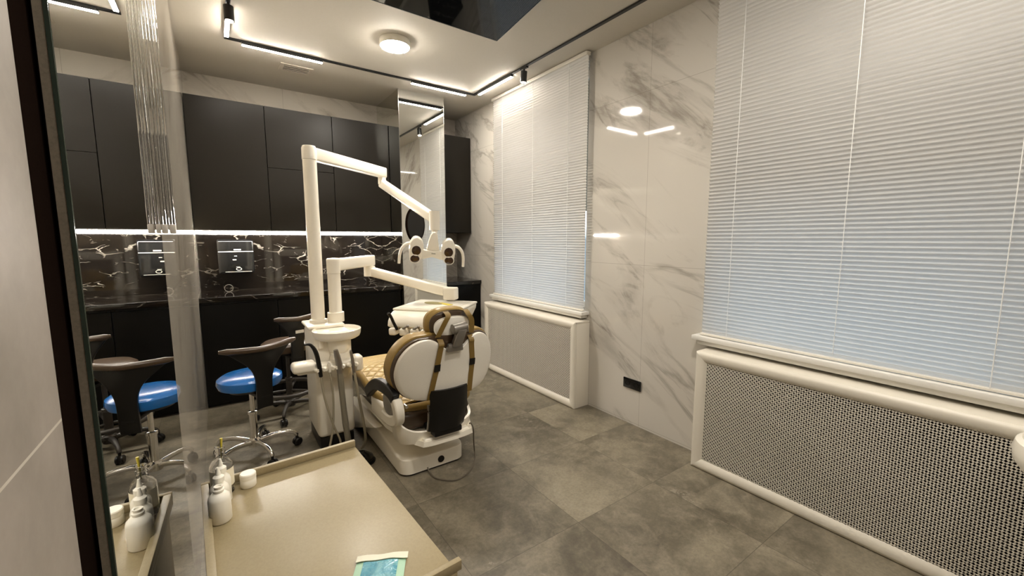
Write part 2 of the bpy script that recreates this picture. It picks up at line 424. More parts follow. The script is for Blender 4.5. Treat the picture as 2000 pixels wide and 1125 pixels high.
# unseen awning added outside the windows to shade the upper panes
aw = MB(); aw.prism([(XR + WT, 2.92), (XR + WT + 1.05, 1.78), (XR + WT + 1.05, 1.75), (XR + WT, 2.88)], basis(Vector((0, -1.2, 0)), Vector((1, 0, 0)), Vector((0, 0, 1)), Vector((0, 1, 0))), 6.2)
o = struct(aw.build('added_awning', M['hose_grey'], smooth=False))

# venetian blinds
def blind(name, label, y0, y1, z0, z1, cords, wand):
    X = 2.44; t = thing(name, label, 'blind', (X, (y0 + y1) / 2, z1), group='venetian blinds over the windows')
    MB().box(X - .022, X + .022, y0, y1, z1, z1 + .028, .003).build('headrail', M['white2'], t)
    pitch = .0218; n = round((z1 - z0 - .018) / pitch) + 1; pitch = (z1 - .012 - z0 - .010) / (n - 1); s = MB(); b = s.bm; tilt = math.radians(62); wd = .0275
    for i in range(n):
        zc = z1 - .012 - i * pitch; rows = []
        for k in range(6):
            u = (k / 5 - .5) * wd; c = .0052 * (1 - (2 * u / wd) ** 2)
            # room-side edge up, window-side edge down
            x = X - u * math.cos(tilt) + c * math.sin(tilt); z = zc + u * math.sin(tilt) + c * math.cos(tilt)
            rows.append((b.verts.new((x, y0 + .004, z)), b.verts.new((x, y1 - .004, z))))
        for A, B in zip(rows, rows[1:]): b.faces.new((A[0], A[1], B[1], B[0]))
    s.build('slat_panel', M['slat'], t)
    MB().box(X - .013, X + .013, y0, y1, z0 - .012, z0, .003).build('bottom_rail', M['white2'], t)
    for y in cords:
        MB().tube([(X - .0125, y, z1), (X - .0125, y, z0)], .0016, 6).tube([(X + .0125, y, z1), (X + .0125, y, z0)], .0012, 6).build('ladder_cord', M['cord_white'], t)
    if wand is not None: MB().tube([(X - .026, wand, z1), (X - .024, wand, z0 + .02)], .0016, 8).build('lift_cord', M['cord_white'], t)
    return t
blind('venetian_blind', 'white venetian blind lowered over the far window, beside the polished marble wall section', 2.42, 3.785, .822, 2.815, (2.625, 3.10, 3.60), None)
blind('venetian_blind', 'large white venetian blind lowered over the near window, above the near radiator cover', .02, 1.397, .822, 2.815, (1.232, .197), .705)

# ceiling television, vent, lights
tv = thing('ceiling_television', 'black flat television hung face down under the ceiling, tilted', 'television', (1.05, 2.1, 2.74))
ta = math.radians(6.5)
TVM = Matrix.Translation((1.603, 2.434, 2.70)) @ Matrix.Rotation(-ta, 4, 'X')
MB().box(-1.12, 0, -.66, 0, .004, .035, .004, mtx=TVM).build('casing', M['tv_body'], tv)
MB().box(-1.112, -.008, -.652, -.008, 0, .0038, mtx=TVM).build('screen', M['tv_screen'], tv, smooth=False)
r = MB()
for a in ((-1.123, .003, .0005, .003), (-1.123, .003, -.663, -.6605)): r.box(a[0], a[1], a[2], a[3], .002, .03, mtx=TVM)
for a in ((.0005, .003), (-1.123, -1.1205)): r.box(a[0], a[1], -.660, 0, .002, .03, mtx=TVM)
r.build('bezel', M['tv_rim'], tv)
MB().box(.9, 1.2, 1.98, 2.22, 2.80, 2.849).build('ceiling_mount', M['tv_body'], tv)

v = thing('ceiling_vent', 'small white slotted air vent set in the ceiling', 'vent', (.66, 4.12, 2.845))
f = MB(); f.box(.53, .78, 4.04, 4.065, 2.842, 2.8495).box(.53, .78, 4.185, 4.21, 2.842, 2.8495).box(.53, .56, 4.065, 4.185, 2.842, 2.8495).box(.75, .78, 4.065, 4.185, 2.842, 2.8495)
f.build('frame', M['vent'], v, bevel=.002)
f = MB()
for k in range(3): f.box(.56, .75, 4.083 + k * .036, 4.093 + k * .036, 2.843, 2.8475)
f.build('slat_panel', M['vent'], v)
MB().box(.56, .75, 4.065, 4.185, 2.8478, 2.8496).build('backing', M['vent_dark'], v, smooth=False)

def round_lamp(label, x, y):
    d = thing('ceiling_lamp', label, 'lamp', (x, y, 2.84))
    MB().lathe([(.105, 2.8495), (.108, 2.842), (.108, 2.812), (.104, 2.804)], (x, y, 0), 40).build('housing', M['bottle'], d)
    MB().lathe([(.103, 2.8035), (.097, 2.797), (.07, 2.793), (0, 2.791)], (x, y, 0), 40, cap=False).build('diffuser', M['disc'], d)
round_lamp('round lit surface-mounted ceiling lamp beyond the ceiling television', 1.165, 3.13)
round_lamp('round lit lamp added out of the frame as fill light, on the near side of the television', 1.165, .75)  # extra lamp added outside the view to brighten the near room
TX0, TX1, TY0, TY1, ZT = .155, 2.215, 3.785, -.55, 2.838
tr = thing('ceiling_track', 'thin black lighting track recessed along the ceiling in a rectangle', 'track', (1.2, 1.6, 2.84))
for a in ((TX0 - .012, TX1 + .012, TY0 - .012, TY0 + .012), (TX0 - .012, TX1 + .012, TY1 - .012, TY1 + .012), (TX0 - .012, TX0 + .012, TY1 + .012, TY0 - .012), (TX1 - .012, TX1 + .012, TY1 + .012, TY0 - .012)):
    MB().box(*a, ZT, 2.8495).build('rail', M['track'], tr, smooth=False)
def bar(label, x0, x1, y0, y1, group=None):
    t = thing('linear_track_light', label, 'light', ((x0 + x1) / 2, (y0 + y1) / 2, ZT), group=group)
    MB().box(x0 - .0015, x1 + .0015, y0 - .0015, y1 + .0015, ZT - .018, ZT - .0005).build('housing', M['track'], t, smooth=False)
    MB().box(x0, x1, y0, y1, ZT - .0215, ZT - .0182).build('diffuser', M['strip'], t, smooth=False)
h = .0125
bar('lit bar light on the left run of the ceiling track', TX0 - h, TX0 + h, 3.28, 3.70)
bar('lit bar light on the far run of the ceiling track, towards the left wall', .25, .797, TY0 - h, TY0 + h)
bar('lit bar light on the far run of the ceiling track, by the mirrored pillar', 1.555, 2.115, TY0 - h, TY0 + h)
bar('lit bar light on the right run of the ceiling track, by the far window', TX1 - h, TX1 + h, 3.13, 3.69)
g = 'added fill bar lights on the ceiling track behind the camera'  # unseen bar lights added on the near track as fill
for a in ((TX0 - h, TX0 + h, .3, .86), (TX1 - h, TX1 + h, .1, .66), (.5, 1.06, TY1 - h, TY1 + h), (1.4, 1.96, TY1 - h, TY1 + h)):
    bar('lit bar light added for fill on the near end of the ceiling track', *a, group=g)
def spot(label, x, y, tiltx):
    t = thing('track_spotlight', label, 'spotlight', (x, y, ZT))
    MB().box(x - .012, x + .012, y - .045, y + .045, ZT - .012, ZT - .0005).cyl((x, y, ZT - .012), (x, y, ZT - .03), .008).build('adapter', M['track'], t)
    p = Vector((x, y, ZT - .03)); q = p + Vector((0, tiltx, -.085))
    MB().cyl(p, q, .027, n=28).build('barrel', M['track'], t)
    dd = (q - p).normalized(); MB().cyl(q, q + dd * .003, .021, n=24).build('lens', M['spot_lit'], t)
spot('black cylinder spotlight on the right run of the track, by the far window', TX1, 2.95, .01)
spot('black cylinder spotlight on the left run of the track, over the lit bar', TX0, 3.20, .0)

# ------------------------------------------------------------------ back wall furniture
YU = 4.38; ZU = (1.478, 2.572)
def upper(label, x0, x1, y1, doors, name='wall_cabinet', cat='cabinet', group='black wall cabinets'):
    t = thing(name, label, cat, ((x0 + x1) / 2, y1, doors[0][0]), group=group)
    MB().box(x0, x1, y1 + .02, YB - .002, doors[0][0], doors[-1][1]).build('body', M['carcass'], t, smooth=False)
    for z0, z1 in doors: MB().box(x0 + .0015, x1 - .0015, y1, y1 + .0195, z0 + .0015, z1 - .0015).build('door', M['cabinet'], t, bevel=.0015)
upper('tall black wall cabinet with one full-height door, against the mirrored left wall', XL + .002, .418, YU, [ZU])
upper('black wall cabinet of two stacked doors, second from the mirrored left wall', .420, .978, YU, [(ZU[0], 2.040), (2.040, ZU[1])])
upper('black wall cabinet with a single door, next to the mirrored pillar', .980, 1.528, YU, [ZU])
upper('narrow black wall cabinet between the mirrored pillar and the window wall', 2.012, 2.488, 4.35, [(1.478, 2.567)])
o = thing('under_cabinet_light', 'lit strip light under the black wall cabinets', 'light', (.7, YU + .02, 1.465))
MB().box(XL + .004, 1.525, YU + .004, YU + .03, 1.4735, 1.4779).build('mounting_rail', M['steel'], o, smooth=False)
MB().box(XL + .004, 1.525, YU + .005, YU + .029, 1.449, 1.473, .003).build('diffuser', M['under'], o)
MB().box(XL + .002, 1.528, YB - .02, YB - .002, .9305, 1.476).build('backsplash', M['black_marble'], smooth=False)
tag(COL.objects['backsplash'], 'black marble backsplash with white veins below the lit strip', 'backsplash')
o = MB().box(2.012, 2.33, YB - .02, YB - .002, .9305, 1.476).build('backsplash', M['black_marble'], smooth=False)
tag(o, 'small black marble backsplash right of the mirrored pillar', 'backsplash')
YC = 4.13; ZCT = .93
o = MB().box(XL + .002, 1.526, YC, YB - .002, ZCT - .04, ZCT).build('countertop', M['counter_marble'], bevel=.002)
tag(o, 'long black marble countertop under the lit strip, left of the pillar', 'countertop')
o = MB().box(2.012, 2.490, YC, YB - .002, ZCT - .04, ZCT).build('countertop', M['counter_marble'], bevel=.002)
tag(o, 'short black marble countertop between pillar and window wall', 'countertop')
def lower(label, x0, x1, ndoor=1):
    t = thing('base_cabinet', label, 'cabinet', ((x0 + x1) / 2, 4.4, 0), group='black base cabinets')
    MB().box(x0, x1, YC + .06, YB - .002, .0005, .088).build('plinth', M['carcass'], t, smooth=False)
    MB().box(x0, x1, YC + .04, YB - .002, .0885, .8895).build('body', M['carcass'], t, smooth=False)
    wd = (x1 - x0) / ndoor
    for k in range(ndoor): MB().box(x0 + k * wd + .0015, x0 + (k + 1) * wd - .0015, YC + .02, YC + .0395, .03, .868).build('door', M['cabinet_dark'], t, bevel=.0015)
    MB().box(x0, x1, YC + .022, YC + .0395, .871, .8885).build('top_rail', M['cabinet_dark'], t, smooth=False)
lower('black base cabinet in the corner by the left wall mirror, behind the blue stool', XL + .002, .405)
lower('black base cabinet behind the grey-brown stool, middle of the left run', .407, .935)
lower('black base cabinet against the mirrored pillar, behind the delivery tray', .937, 1.526)
lower('black base cabinet between pillar and window wall, under the short countertop', 2.012, 2.490)

# mirrored pillar
struct(MB().box(1.536, 2.006, 4.072, YB, 0, ZC).build('pillar', M['carcass'], smooth=False))
p = thing('pillar_mirror', 'floor-to-ceiling mirror cladding on the square pillar', 'mirror', (1.77, 4.07, 0))
MB().box(1.531, 2.010, 4.0665, 4.0715, .001, 2.849).build('front_panel', M['mirror'], p, smooth=False)
MB().box(1.5305, 1.5355, 4.072, YB - .003, .001, 2.849).build('side_panel', M['mirror_tint'], p, smooth=False)
e = MB().box(1.5275, 1.5305, 4.064, 4.0664, .001, 2.849).box(2.0102, 2.0125, 4.064, 4.0664, .001, 2.849)
e.build('edge_strip', M['steel'], p, smooth=False)
p = thing('oval_plaque', 'dark oval panel on the mirrored pillar, behind the operating lamp arm', 'panel', (1.67, 4.06, 1.54))
ell = lambda rx, rz: [(rx * math.cos(2 * PI * k / 40), rz * math.sin(2 * PI * k / 40)) for k in range(40)]
PM = basis(Vector((1.668, 4.0655, 1.55)), Vector((1, 0, 0)), Vector((0, 0, 1)), Vector((0, -1, 0)))
MB().prism(ell(.1, .18), PM, .016, .003).build('rim', M['black_frame'], p)
PM2 = basis(Vector((1.668, 4.0490, 1.55)), Vector((1, 0, 0)), Vector((0, 0, 1)), Vector((0, -1, 0)))
MB().prism(ell(.088, .166), PM2, .002).build('face', M['black_gloss'], p)

# wall items on the back counter
t = thing('soap_dispenser', 'black glossy wall-mounted dispenser on the black marble backsplash', 'dispenser', (.14, YB - .02, 1.2))
MB().box(.0, .282, YB - .135, YB - .0205, 1.085, 1.40, .02, 4).build('body', M['black_gloss'], t)
MB().box(.006, .276, YB - .1415, YB - .128, 1.285, 1.292, .002).build('light_line', M['print'], t)
MB().box(.125, .18, YB - .1385, YB - .1352, 1.30, 1.312).build('label_strip', M['print'], t, smooth=False)
for a in ((.125, .147, 1.245, 1.25), (.112, .14, 1.21, 1.219), (.135, .165, 1.145, 1.149)): MB().box(a[0], a[1], YB - .1385, YB - .1352, a[2], a[3]).build('printed_text', M['print'], t, smooth=False)
MB().box(.02, .262, YB - .0204, YB - .0201, 1.10, 1.385).build('wall_mount', M['black_plastic'], t, smooth=False)
MB().tube([(.155 + .02 * math.cos(a * PI / 12), YB - .1365, 1.128 + .012 * math.sin(a * PI / 12)) for a in range(24)], .0022, 6, close=True, up=(0, 1, 0)).build('button_ring', M['print'], t)
MB().box(.05, .255, YB - .1385, YB - .1352, 1.102, 1.105).build('trim_line', M['print'], t, smooth=False)
o = MB().tube([(.064 + .032 * math.cos(a * PI / 18), 4.50 , ZCT + .0345 + .032 * math.sin(a * PI / 18)) for a in range(36)], .0022, 8, close=True, up=(0, 1, 0)).build('ring', M['steel'])
tag(o, 'thin pale ring standing on the black countertop below the dispenser', 'ring')

# wall outlet
t = thing('power_socket', 'black double socket plate on the marble wall between the radiator covers', 'socket', (XR, 1.945, .315))
MB().box(XR - .011, XR - .0005, 1.865, 2.025, .278, .354, .003).build('plate', M['black_gloss'], t)
for y in (1.905, 1.985):
    MB().lathe([(.021, 0), (.021, .002), (.0185, .002), (.0185, .0004), (0, .0004)], (XR - .0113, y, .316), 28, Matrix.Rotation(-PI / 2, 4, 'Y'), cap=False).build('outlet', M['socket_in'], t)

# radiator covers
def radiator(label, y0, y1):
    X0, Z1 = 2.318, .732; t = thing('radiator_cover', label, 'radiator cover', (2.4, (y0 + y1) / 2, 0), group='white radiator covers under the windows')
    fw = .062
    MB().box(X0 + .012, XR - .002, y0, y1, Z1 - .018, Z1, .004).build('top_panel', M['radiator'], t)
    for ya, yb in ((y0, y0 + .016), (y1 - .016, y1)): MB().box(X0 + .026, XR - .002, ya, yb, .0005, Z1 - .0185, .002).build('side_panel', M['radiator'], t)
    # moulded front frame, mitred and rounded
    f = MB()
    prof = [(0, .024), (0, .008), (.006, .002), (.018, 0), (.036, .002), (.05, .008), (.062, .017), (.062, .024)]
    def rail(P0, P1, inward):
        P0, P1, inward = Vector(P0), Vector(P1), Vector(inward); d = (P1 - P0).normalized(); rows = []
        for u, xx in prof:
            rows.append((P0 + inward * u + d * u + Vector((xx, 0, 0)), P1 + inward * u - d * u + Vector((xx, 0, 0))))
        f.quadsheet([[a, b] for a, b in rows])
    c = [(X0, y0, .001), (X0, y1, .001), (X0, y1, Z1 - .002), (X0, y0, Z1 - .002)]
    rail(c[0], c[1], (0, 0, 1)); rail(c[1], c[2], (0, -1, 0)); rail(c[2], c[3], (0, 0, -1)); rail(c[3], c[0], (0, 1, 0))
    f.build('front_frame', M['radiator'], t)
    # pierced lattice: two layers of diagonal strips clipped to the opening
    L = MB(); b = L.bm; a0, a1, b0, b1 = y0 + fw - .006, y1 - fw + .006, fw - .006, Z1 - fw + .004; S = .0212; hw = .0031
    def strip(p, q, x0, x1, nrm):
        vs = []
        for pt in (p, q):
            for sgn in (-1, 1):
                for x in (x0, x1): vs.append(b.verts.new((x, pt[0] + nrm[0] * sgn * hw, pt[1] + nrm[1] * sgn * hw)))
        A = vs
        for idx in ((0, 2, 6, 4), (1, 5, 7, 3), (0, 4, 5, 1), (2, 3, 7, 6)): b.faces.new([A[i] for i in idx])
    rt = .70710678
    k0 = math.floor((a0 - b1) / S); k1 = math.ceil((a1 - b0) / S)
    for k in range(k0, k1 + 1):                     # y - z = c
        c_ = k * S; lo = max(a0, b0 + c_); hi = min(a1, b1 + c_)
        if hi - lo > .002: strip((lo, lo - c_), (hi, hi - c_), X0 + .0165, X0 + .0195, (rt, -rt))
    k0 = math.floor((a0 + b0) / S); k1 = math.ceil((a1 + b1) / S)
    for k in range(k0, k1 + 1):                     # y + z = c
        c_ = k * S; lo = max(a0, c_ - b1); hi = min(a1, c_ - b0)
        if hi - lo > .002: strip((lo, c_ - lo), (hi, c_ - hi), X0 + .0165, X0 + .0195, (rt, rt))
    L.build('lattice_grille', M['radiator'], t, smooth=False)
    MB().box(X0 + .07, XR - .003, y0 + .02, y1 - .02, .02, Z1 - .03).build('radiator', M['recess_shade'], t, smooth=False)  # near-black block stands in for the shade behind the lattice
radiator('white lattice radiator cover under the far window, beyond the dental chair', 2.398, 3.80)
radiator('white lattice radiator cover under the near large window', -.36, 1.352)

# ------------------------------------------------------------------ left wall: mirror and clear strip
t = thing('wall_mirror', 'tall frameless mirror on the left wall', 'mirror', (XL, 1.1, 0))
MB().box(-.1425, -.1345, .676, 1.60, .02, 2.846).build('backing_board', M['backing'], t, smooth=False)
MB().box(-.1342, -.1302, .675, 1.601, .02, 2.846).build('glass_edge', M['green_edge'], t, smooth=False)
MB().box(-.1301, -.1298, .6775, 1.601, .02, 2.846).build('reflective_face', M['mirror'], t, smooth=False)
t = thing('clear_strip', 'clear ribbed plastic strip hanging beside the edge of the wall mirror', 'strip', (-.115, 1.63, 1.42))
for k, (x, y) in enumerate(((-.128, 1.628), (-.121, 1.634), (-.114, 1.629), (-.107, 1.635), (-.100, 1.630))):
    MB().box(x - .0022, x + .0022, y - .010, y + .010, 1.445, 2.8495, .0012, 2).build('rib', M['acrylic'], t)
for x0, x1 in ((-.1305, -.1165), (-.1125, -.0975)): MB().box(x0, x1, 1.617, 1.646, 1.418, 1.4448, .002).build('end_clip', M['vent'], t)

# ------------------------------------------------------------------ trolley and what stands on it
RZ = math.radians(2.7)
tt = thing('instrument_trolley', 'taupe metal trolley with a raised rim in the foreground', 'trolley', (-.094, 1.612, 0), RZ)
TM = Matrix.Translation((-.094, 1.612, 0)) @ Matrix.Rotation(RZ, 4, 'Z')
TW, TL, TZ = .486, .80, .59
MB().box(0.0005, TW, -TL, 0, TZ - .018, TZ, .002, mtx=TM).build('top', M['taupe'], tt)
MB().box(0, .02, -TL + .0165, -.0165, TZ + .0002, TZ + .026, .002, mtx=TM).build('rim', M['taupe'], tt)
MB().box(0, TW, -.016, 0, TZ + .0002, TZ + .026, .002, mtx=TM).build('rim', M['taupe'], tt)
MB().box(0, TW + .012, -TL, -TL + .016, TZ + .0002, TZ + .026, .002, mtx=TM).build('rim', M['taupe'], tt)
MB().box(.012, TW - .014, -TL + .014, -.012, .075, TZ - .0185, .002, mtx=TM).build('body', M['taupe'], tt)
for k in range(3): MB().box(TW - .0135, TW - .004, -TL + .02, -.018, .085 + k * .162, .24 + k * .162, .002, mtx=TM).build('drawer', M['taupe'], tt)
for x in (.05, TW - .05):
    for y in (-.05, -TL + .05):
        MB().cyl(TM @ Vector((x, y, .074)), TM @ Vector((x, y, .045)), .009).lathe([(.0001, -.011), (.024, -.011), (.026, -.006), (.026, .006), (.024, .011), (.0001, .011)], TM @ Vector((x, y, .0265)), 20, Matrix.Rotation(PI / 2, 4, 'X')).build('caster', M['black_plastic'], tt)
ZB = TZ + .0006
def white_bottle(x, y, label, tip, s=1., R=.0262):
    t = thing('dropper_bottle', label, 'bottle', (x, y, ZB), group='white plastic bottles on the trolley')
    MB().lathe([(.0, 0), (R - .003, 0), (R, .004), (R, .066 * s), (R - .002, .074 * s), (R - .009, .082 * s), (.0125, .086 * s), (.0125, .09 * s), (0, .09 * s)], (x, y, ZB), 32, cap=False).build('body', M['bottle'], t)
    z = ZB + .0902 * s
    if tip:
        MB().lathe([(.0, 0), (.0145, 0), (.0145, .014), (.012, .016), (.007, .02), (.0045, .034), (.003, .042), (0, .043)], (x, y, z), 24, cap=False).build('cap', M['bottle'], t)
    else:
        MB().lathe([(.0, 0), (.0138, 0), (.0138, .004), (.0105, .006), (.0105, .010), (.0112, .011), (.0112, .014), (.008, .014), (.007, .010), (0, .010)], (x, y, z), 24, cap=False).build('neck', M['bottle'], t)
white_bottle(-.043, 1.400, 'white plastic bottle with open neck, nearest of the bottle row on the trolley', False, 1.02, .028)
white_bottle(-.042, 1.4535, 'white dropper bottle with pointed cap, second behind the open bottle', True, 1.04, .0245)
white_bottle(-.036, 1.5025, 'white dropper bottle with pointed cap, standing against the clear glass bottle', True, 1.08, .0235)
gx, gy = -.036, 1.5595
t = thing('glass_bottle', 'clear glass bottle with cream label and yellow tip in its neck', 'bottle', (gx, gy, ZB))
R = .0325
MB().lathe([(0, 0), (R - .004, 0), (R, .004), (R, .085), (R - .002, .097), (R - .009, .110), (.016, .119), (.012, .123), (.0115, .131), (.015, .133), (.015, .139), (.0118, .141), (.0118, .148), (.0145, .149), (.0145, .154), (.010, .154), (.0092, .125), (.013, .117), (R - .012, .107), (R - .004, .096), (R - .0025, .085), (R - .0025, .006), (0, .004)], (gx, gy, ZB), 36, cap=False).build('body', M['clear'], t)
lab = MB(); lab.quadsheet([[(gx + (R + .0006) * math.cos(a), gy + (R + .0006) * math.sin(a), ZB + z) for z in (.028, .085)] for a in [math.radians(200 + 7.5 * k) for k in range(21)]])
lab.build('paper_label', M['label'], t)
MB().cyl((gx + .002, gy, ZB + .110), (gx + .006, gy, ZB + .181), .0012, .004, 12).build('yellow_tip', M['yellow'], t)
jx, jy = .033, 1.555
t = thing('pill_jar', 'small white screw-top jar by the back rim of the trolley', 'jar', (jx, jy, ZB))
MB().lathe([(0, 0), (.021, 0), (.023, .003), (.023, .026), (.021, .029), (0, .029)], (jx, jy, ZB), 32, cap=False).build('body', M['bottle'], t)
MB().lathe([(0, .0292), (.0235, .0292), (.0235, .043), (.021, .046), (0, .046)], (jx, jy, ZB), 32, cap=False).build('lid', M['bottle'], t)
# sealed packet
pk = thing('sterile_packet', 'blue and green sealed packet lying at the front of the trolley top', 'packet', (.26, .93, ZB))
ux = Vector((.345 - .232, .956 - 1.013, 0)).normalized(); uy = Vector((ux.y, -ux.x, 0)) * 1.0
if uy.y > 0: uy = -uy
o0 = Vector((.236, 1.006, ZB))
def pz(u, vv): return .006 + .008 * math.sin(PI * min(max(u / .12, 0), 1)) ** .6 * math.sin(PI * min(max(vv / .17, 0), 1)) ** .6 + .0012 * math.sin(90 * u + 40 * vv)
def sheet(u0, u1, v0, v1, dz, nm, m, nu=10, nv=12):
    g = [[o0 + ux * (u0 + (u1 - u0) * i / nu) + uy * (v0 + (v1 - v0) * j / nv) + Vector((0, 0, pz(u0 + (u1 - u0) * i / nu, v0 + (v1 - v0) * j / nv) + dz)) for j in range(nv + 1)] for i in range(nu + 1)]
    MB().quadsheet(g, .0016).build(nm, m, pk)
sheet(.018, .102, .014, .108, .0022, 'film', M['blue_pouch'])
sheet(.0, .12, .0, .115, 0, 'paper_back', M['pouch_edge'])
sheet(-.002, .124, -.010, .012, .0045, 'flap', M['pouch_flap'], 10, 4)

# ------------------------------------------------------------------ stools (built about the origin, facing +Y, then placed)
def build_stool(label, seat_m, black, chrome_m, ring, up=0., turn=0., bw=.215):
    t = thing('dental_stool', label, 'stool')
    MB().lathe([(0, .475), (.15, .475), (.172, .482), (.182, .508), (.178, .533), (.155, .549), (.08, .557), (0, .558)], (0, 0, up), 48, cap=False).build('seat', seat_m, t)
    MB().lathe([(0, .452), (.12, .452), (.14, .4745), (0, .4745)], (0, 0, up), 32, cap=False).build('seat_pan', black, t)
    MB().cyl((0, 0, .27), (0, 0, .451 + up), .0135).build('gas_column', chrome_m, t)
    MB().cyl((0, 0, .125), (0, 0, .30), .023).lathe([(.023, 0), (.028, .003), (.028, .02), (.023, .023)], (0, 0, .282), 24).build('column_sleeve', chrome_m, t)
    MB().lathe([(.02, .065), (.036, .07), (.036, .115), (.026, .125)], (0, 0, 0), 28).build('hub', chrome_m, t)
    for k in range(5):
        a = math.radians(72 * k) - turn; c, s = math.cos(a), math.sin(a)
        pts = catmull([(c * .025, s * .025, .098), (c * .10, s * .10, .112), (c * .17, s * .17, .112), (c * .225, s * .225, .096), (c * .243, s * .243, .072)], 5)
        MB().tube(pts, [.017 - .005 * i / len(pts) for i in range(len(pts))], 10).build('leg', chrome_m, t)
        cc = Vector((c * .245, s * .245, .0275)); q = Matrix.Rotation(a + .5, 4, 'Z') @ Matrix.Rotation(PI / 2, 4, 'X')
        cs = MB().cyl((c * .243, s * .243, .071), (c * .243, s * .243, .052), .008)
        for off in (-.013, .013):
            cs.lathe([(.0001, -.009), (.022, -.009), (.027, -.004), (.027, .004), (.022, .009), (.0001, .009)], cc + q.to_3x3() @ Vector((0, 0, off)), 20, q)
        cs.build('caster', M['black_plastic'], t)
    # backrest: wide curved top bar flowing down into a narrow spine at the rear (-Y)
    g = []; n = 16
    for i in range(n + 1):
        zz = i / n
        row = []
        for j in range(21):
            u = j / 20 * 2 - 1
            tt_ = max(0., (zz - .36) / .64); wdt = .047 + (bw - .047) * (tt_ ** 2.8)
            x = u * wdt; y = -.215 + .62 * x * x * 2.2 + .0 + .02 * (1 - zz)
            z = up + .37 + zz * .375 + (.012 * abs(u) if zz > .9 else 0)
            row.append((x, y, z))
        g.append(row)
    MB().quadsheet(g, .024).build('backrest', black, t, subsurf=1)
    rail = [(x_, -.215 + .62 * x_ * x_ * 2.2 - .008, up + .748 + .012 * abs(x_ / bw)) for x_ in [(-bw + 2 * bw * i / 24) for i in range(25)]]
    MB().tube(rail, [.010 + .008 * min(1, min(i, 24 - i) / 2) for i in range(25)], 12).build('top_pad', M['brown'], t)
    MB().box(-.03, .03, -.2, .02, .429 + up, .4515 + up, .006).build('bracket', black, t)
    if ring:
        MB().tube(arc((0, 0), .215, 0, 2 * PI * 59 / 60, 59, .215), .0165, 10, close=True).build('foot_ring', M['stool_grey'], t)
        for a in (math.radians(54), math.radians(174), math.radians(294)):
            MB().cyl((.029 * math.cos(a), .029 * math.sin(a), .20), (.2 * math.cos(a), .2 * math.sin(a), .213), .010).build('ring_spoke', M['stool_grey'], t)
    return t
s1 = build_stool('stool with a bright blue round seat, black backrest and chrome star base', M['blue'], M['black_plastic'], M['chrome'], False, 0., math.radians(19))
s1.location = (.118, 3.06, 0); s1.rotation_euler = (0, 0, math.radians(19))
s2 = build_stool('grey-brown stool with a dark seat and foot ring, behind the blue stool', M['brown'], M['black_plastic'], M['stool_grey'], True, .055, math.radians(-20), .155)
s2.location = (.40, 3.66, 0); s2.rotation_euler = (0, 0, math.radians(16))
MB().box(-.03, .03, -.2455, -.2405, .70, .722).build('label_plate', M['print'], None, smooth=False)
lp = COL.objects['label_plate']; lp.parent = s2; lp.location = (0, 0, 0)

# ------------------------------------------------------------------ dental unit: pedestal, bowl, poles, arms, lamp, tray
W_ = M['white']
un = thing('dental_unit', 'white dental delivery unit with spittoon bowl, two poles, operating lamp and tray', 'dental unit', (.58, 3.05, 0))
MB().box(.468, .702, 2.86, 3.24, .085, .80, .03, 4).build('pedestal', W_, un)
MB().box(.478, .692, 2.875, 3.23, .001, .084, .004).build('plinth', M['black_plastic'], un)
MB().box(.455, .69, 2.98, 3.25, .8005, .825, .012, 3).build('pedestal_cap', W_, un)
PX, PY = .546, 3.12; AX, AY = .655, 3.08
MB().lathe([(.056, .8255), (.056, .845), (.0445, .85), (.0435, 1.93), (.0435, 1.931)], (PX, PY, 0), 32).build('lamp_pole', W_, un)
MB().lathe([(.0465, 1.932), (.0465, 2.005), (.040, 2.02), (0, 2.024)], (PX, PY, 0), 32).build('pole_cap', W_, un)
def beam(name, p, q, wd, hh, m=W_, bev=.012, taper=1.):
    p, q = Vector(p), Vector(q); d = (q - p); L = d.length; d.normalize(); side = d.cross(Vector((0, 0, 1))).normalized(); up = side.cross(d)
    mb = MB(); mb.box(0, L, -wd / 2, wd / 2, -hh / 2, hh / 2, bev, 3, mtx=basis(p, d, -side, up)); return mb
E1 = Vector((1.192, 3.607, 1.968))
beam('x', (PX, PY, 1.973), E1 + Vector((.03, .025, 0)), .064, .085).build('lamp_arm', W_, un)
MB().cyl(E1 + Vector((0, 0, -.0425)), E1 + Vector((0, 0, -.10)), .033).build('lamp_arm_joint', W_, un)
L2 = Vector((1.343, 2.90, 1.555))
mb = beam('x', E1 + Vector((.0, .02, -.085)), L2 + Vector((0, .01, 0)), .056, .072, bev=.014)
mb.build('spring_arm', W_, un)
MB().cyl(L2 + Vector((0, 0, .055)), L2 + Vector((0, 0, -.085)), .040).build('spring_arm_joint', W_, un)
# second post with tray arm
MB().lathe([(.055, .8255), (.055, .89), (.046, .893), (.042, .90), (.042, 1.165)], (AX, AY, 0), 32).build('arm_post', W_, un)
MB().lathe([(.0445, 1.166), (.0445, 1.262), (.038, 1.270), (0, 1.272)], (AX, AY, 0), 32).build('arm_post_cap', W_, un)
E2 = Vector((1.01, 3.45, 1.226))
beam('x', (AX, AY, 1.222), E2 + Vector((.03, .034, .003)), .072, .085).build('tray_arm', W_, un)
MB().cyl(E2 + Vector((0, 0, -.0425)), E2 + Vector((0, 0, -.125)), .044).build('tray_arm_joint', W_, un)
E3 = Vector((1.475, 2.915, .985))
beam('x', E2 + Vector((0, 0, -.085)), E3, .062, .075, bev=.014).build('tray_spring_arm', W_, un)
MB().box(-.05, .05, -.045, .045, -.055, .042, .012, 3, mtx=Matrix.Translation(E3) @ Matrix.Rotation(-.85, 4, 'Z')).build('tray_arm_head', W_, un)
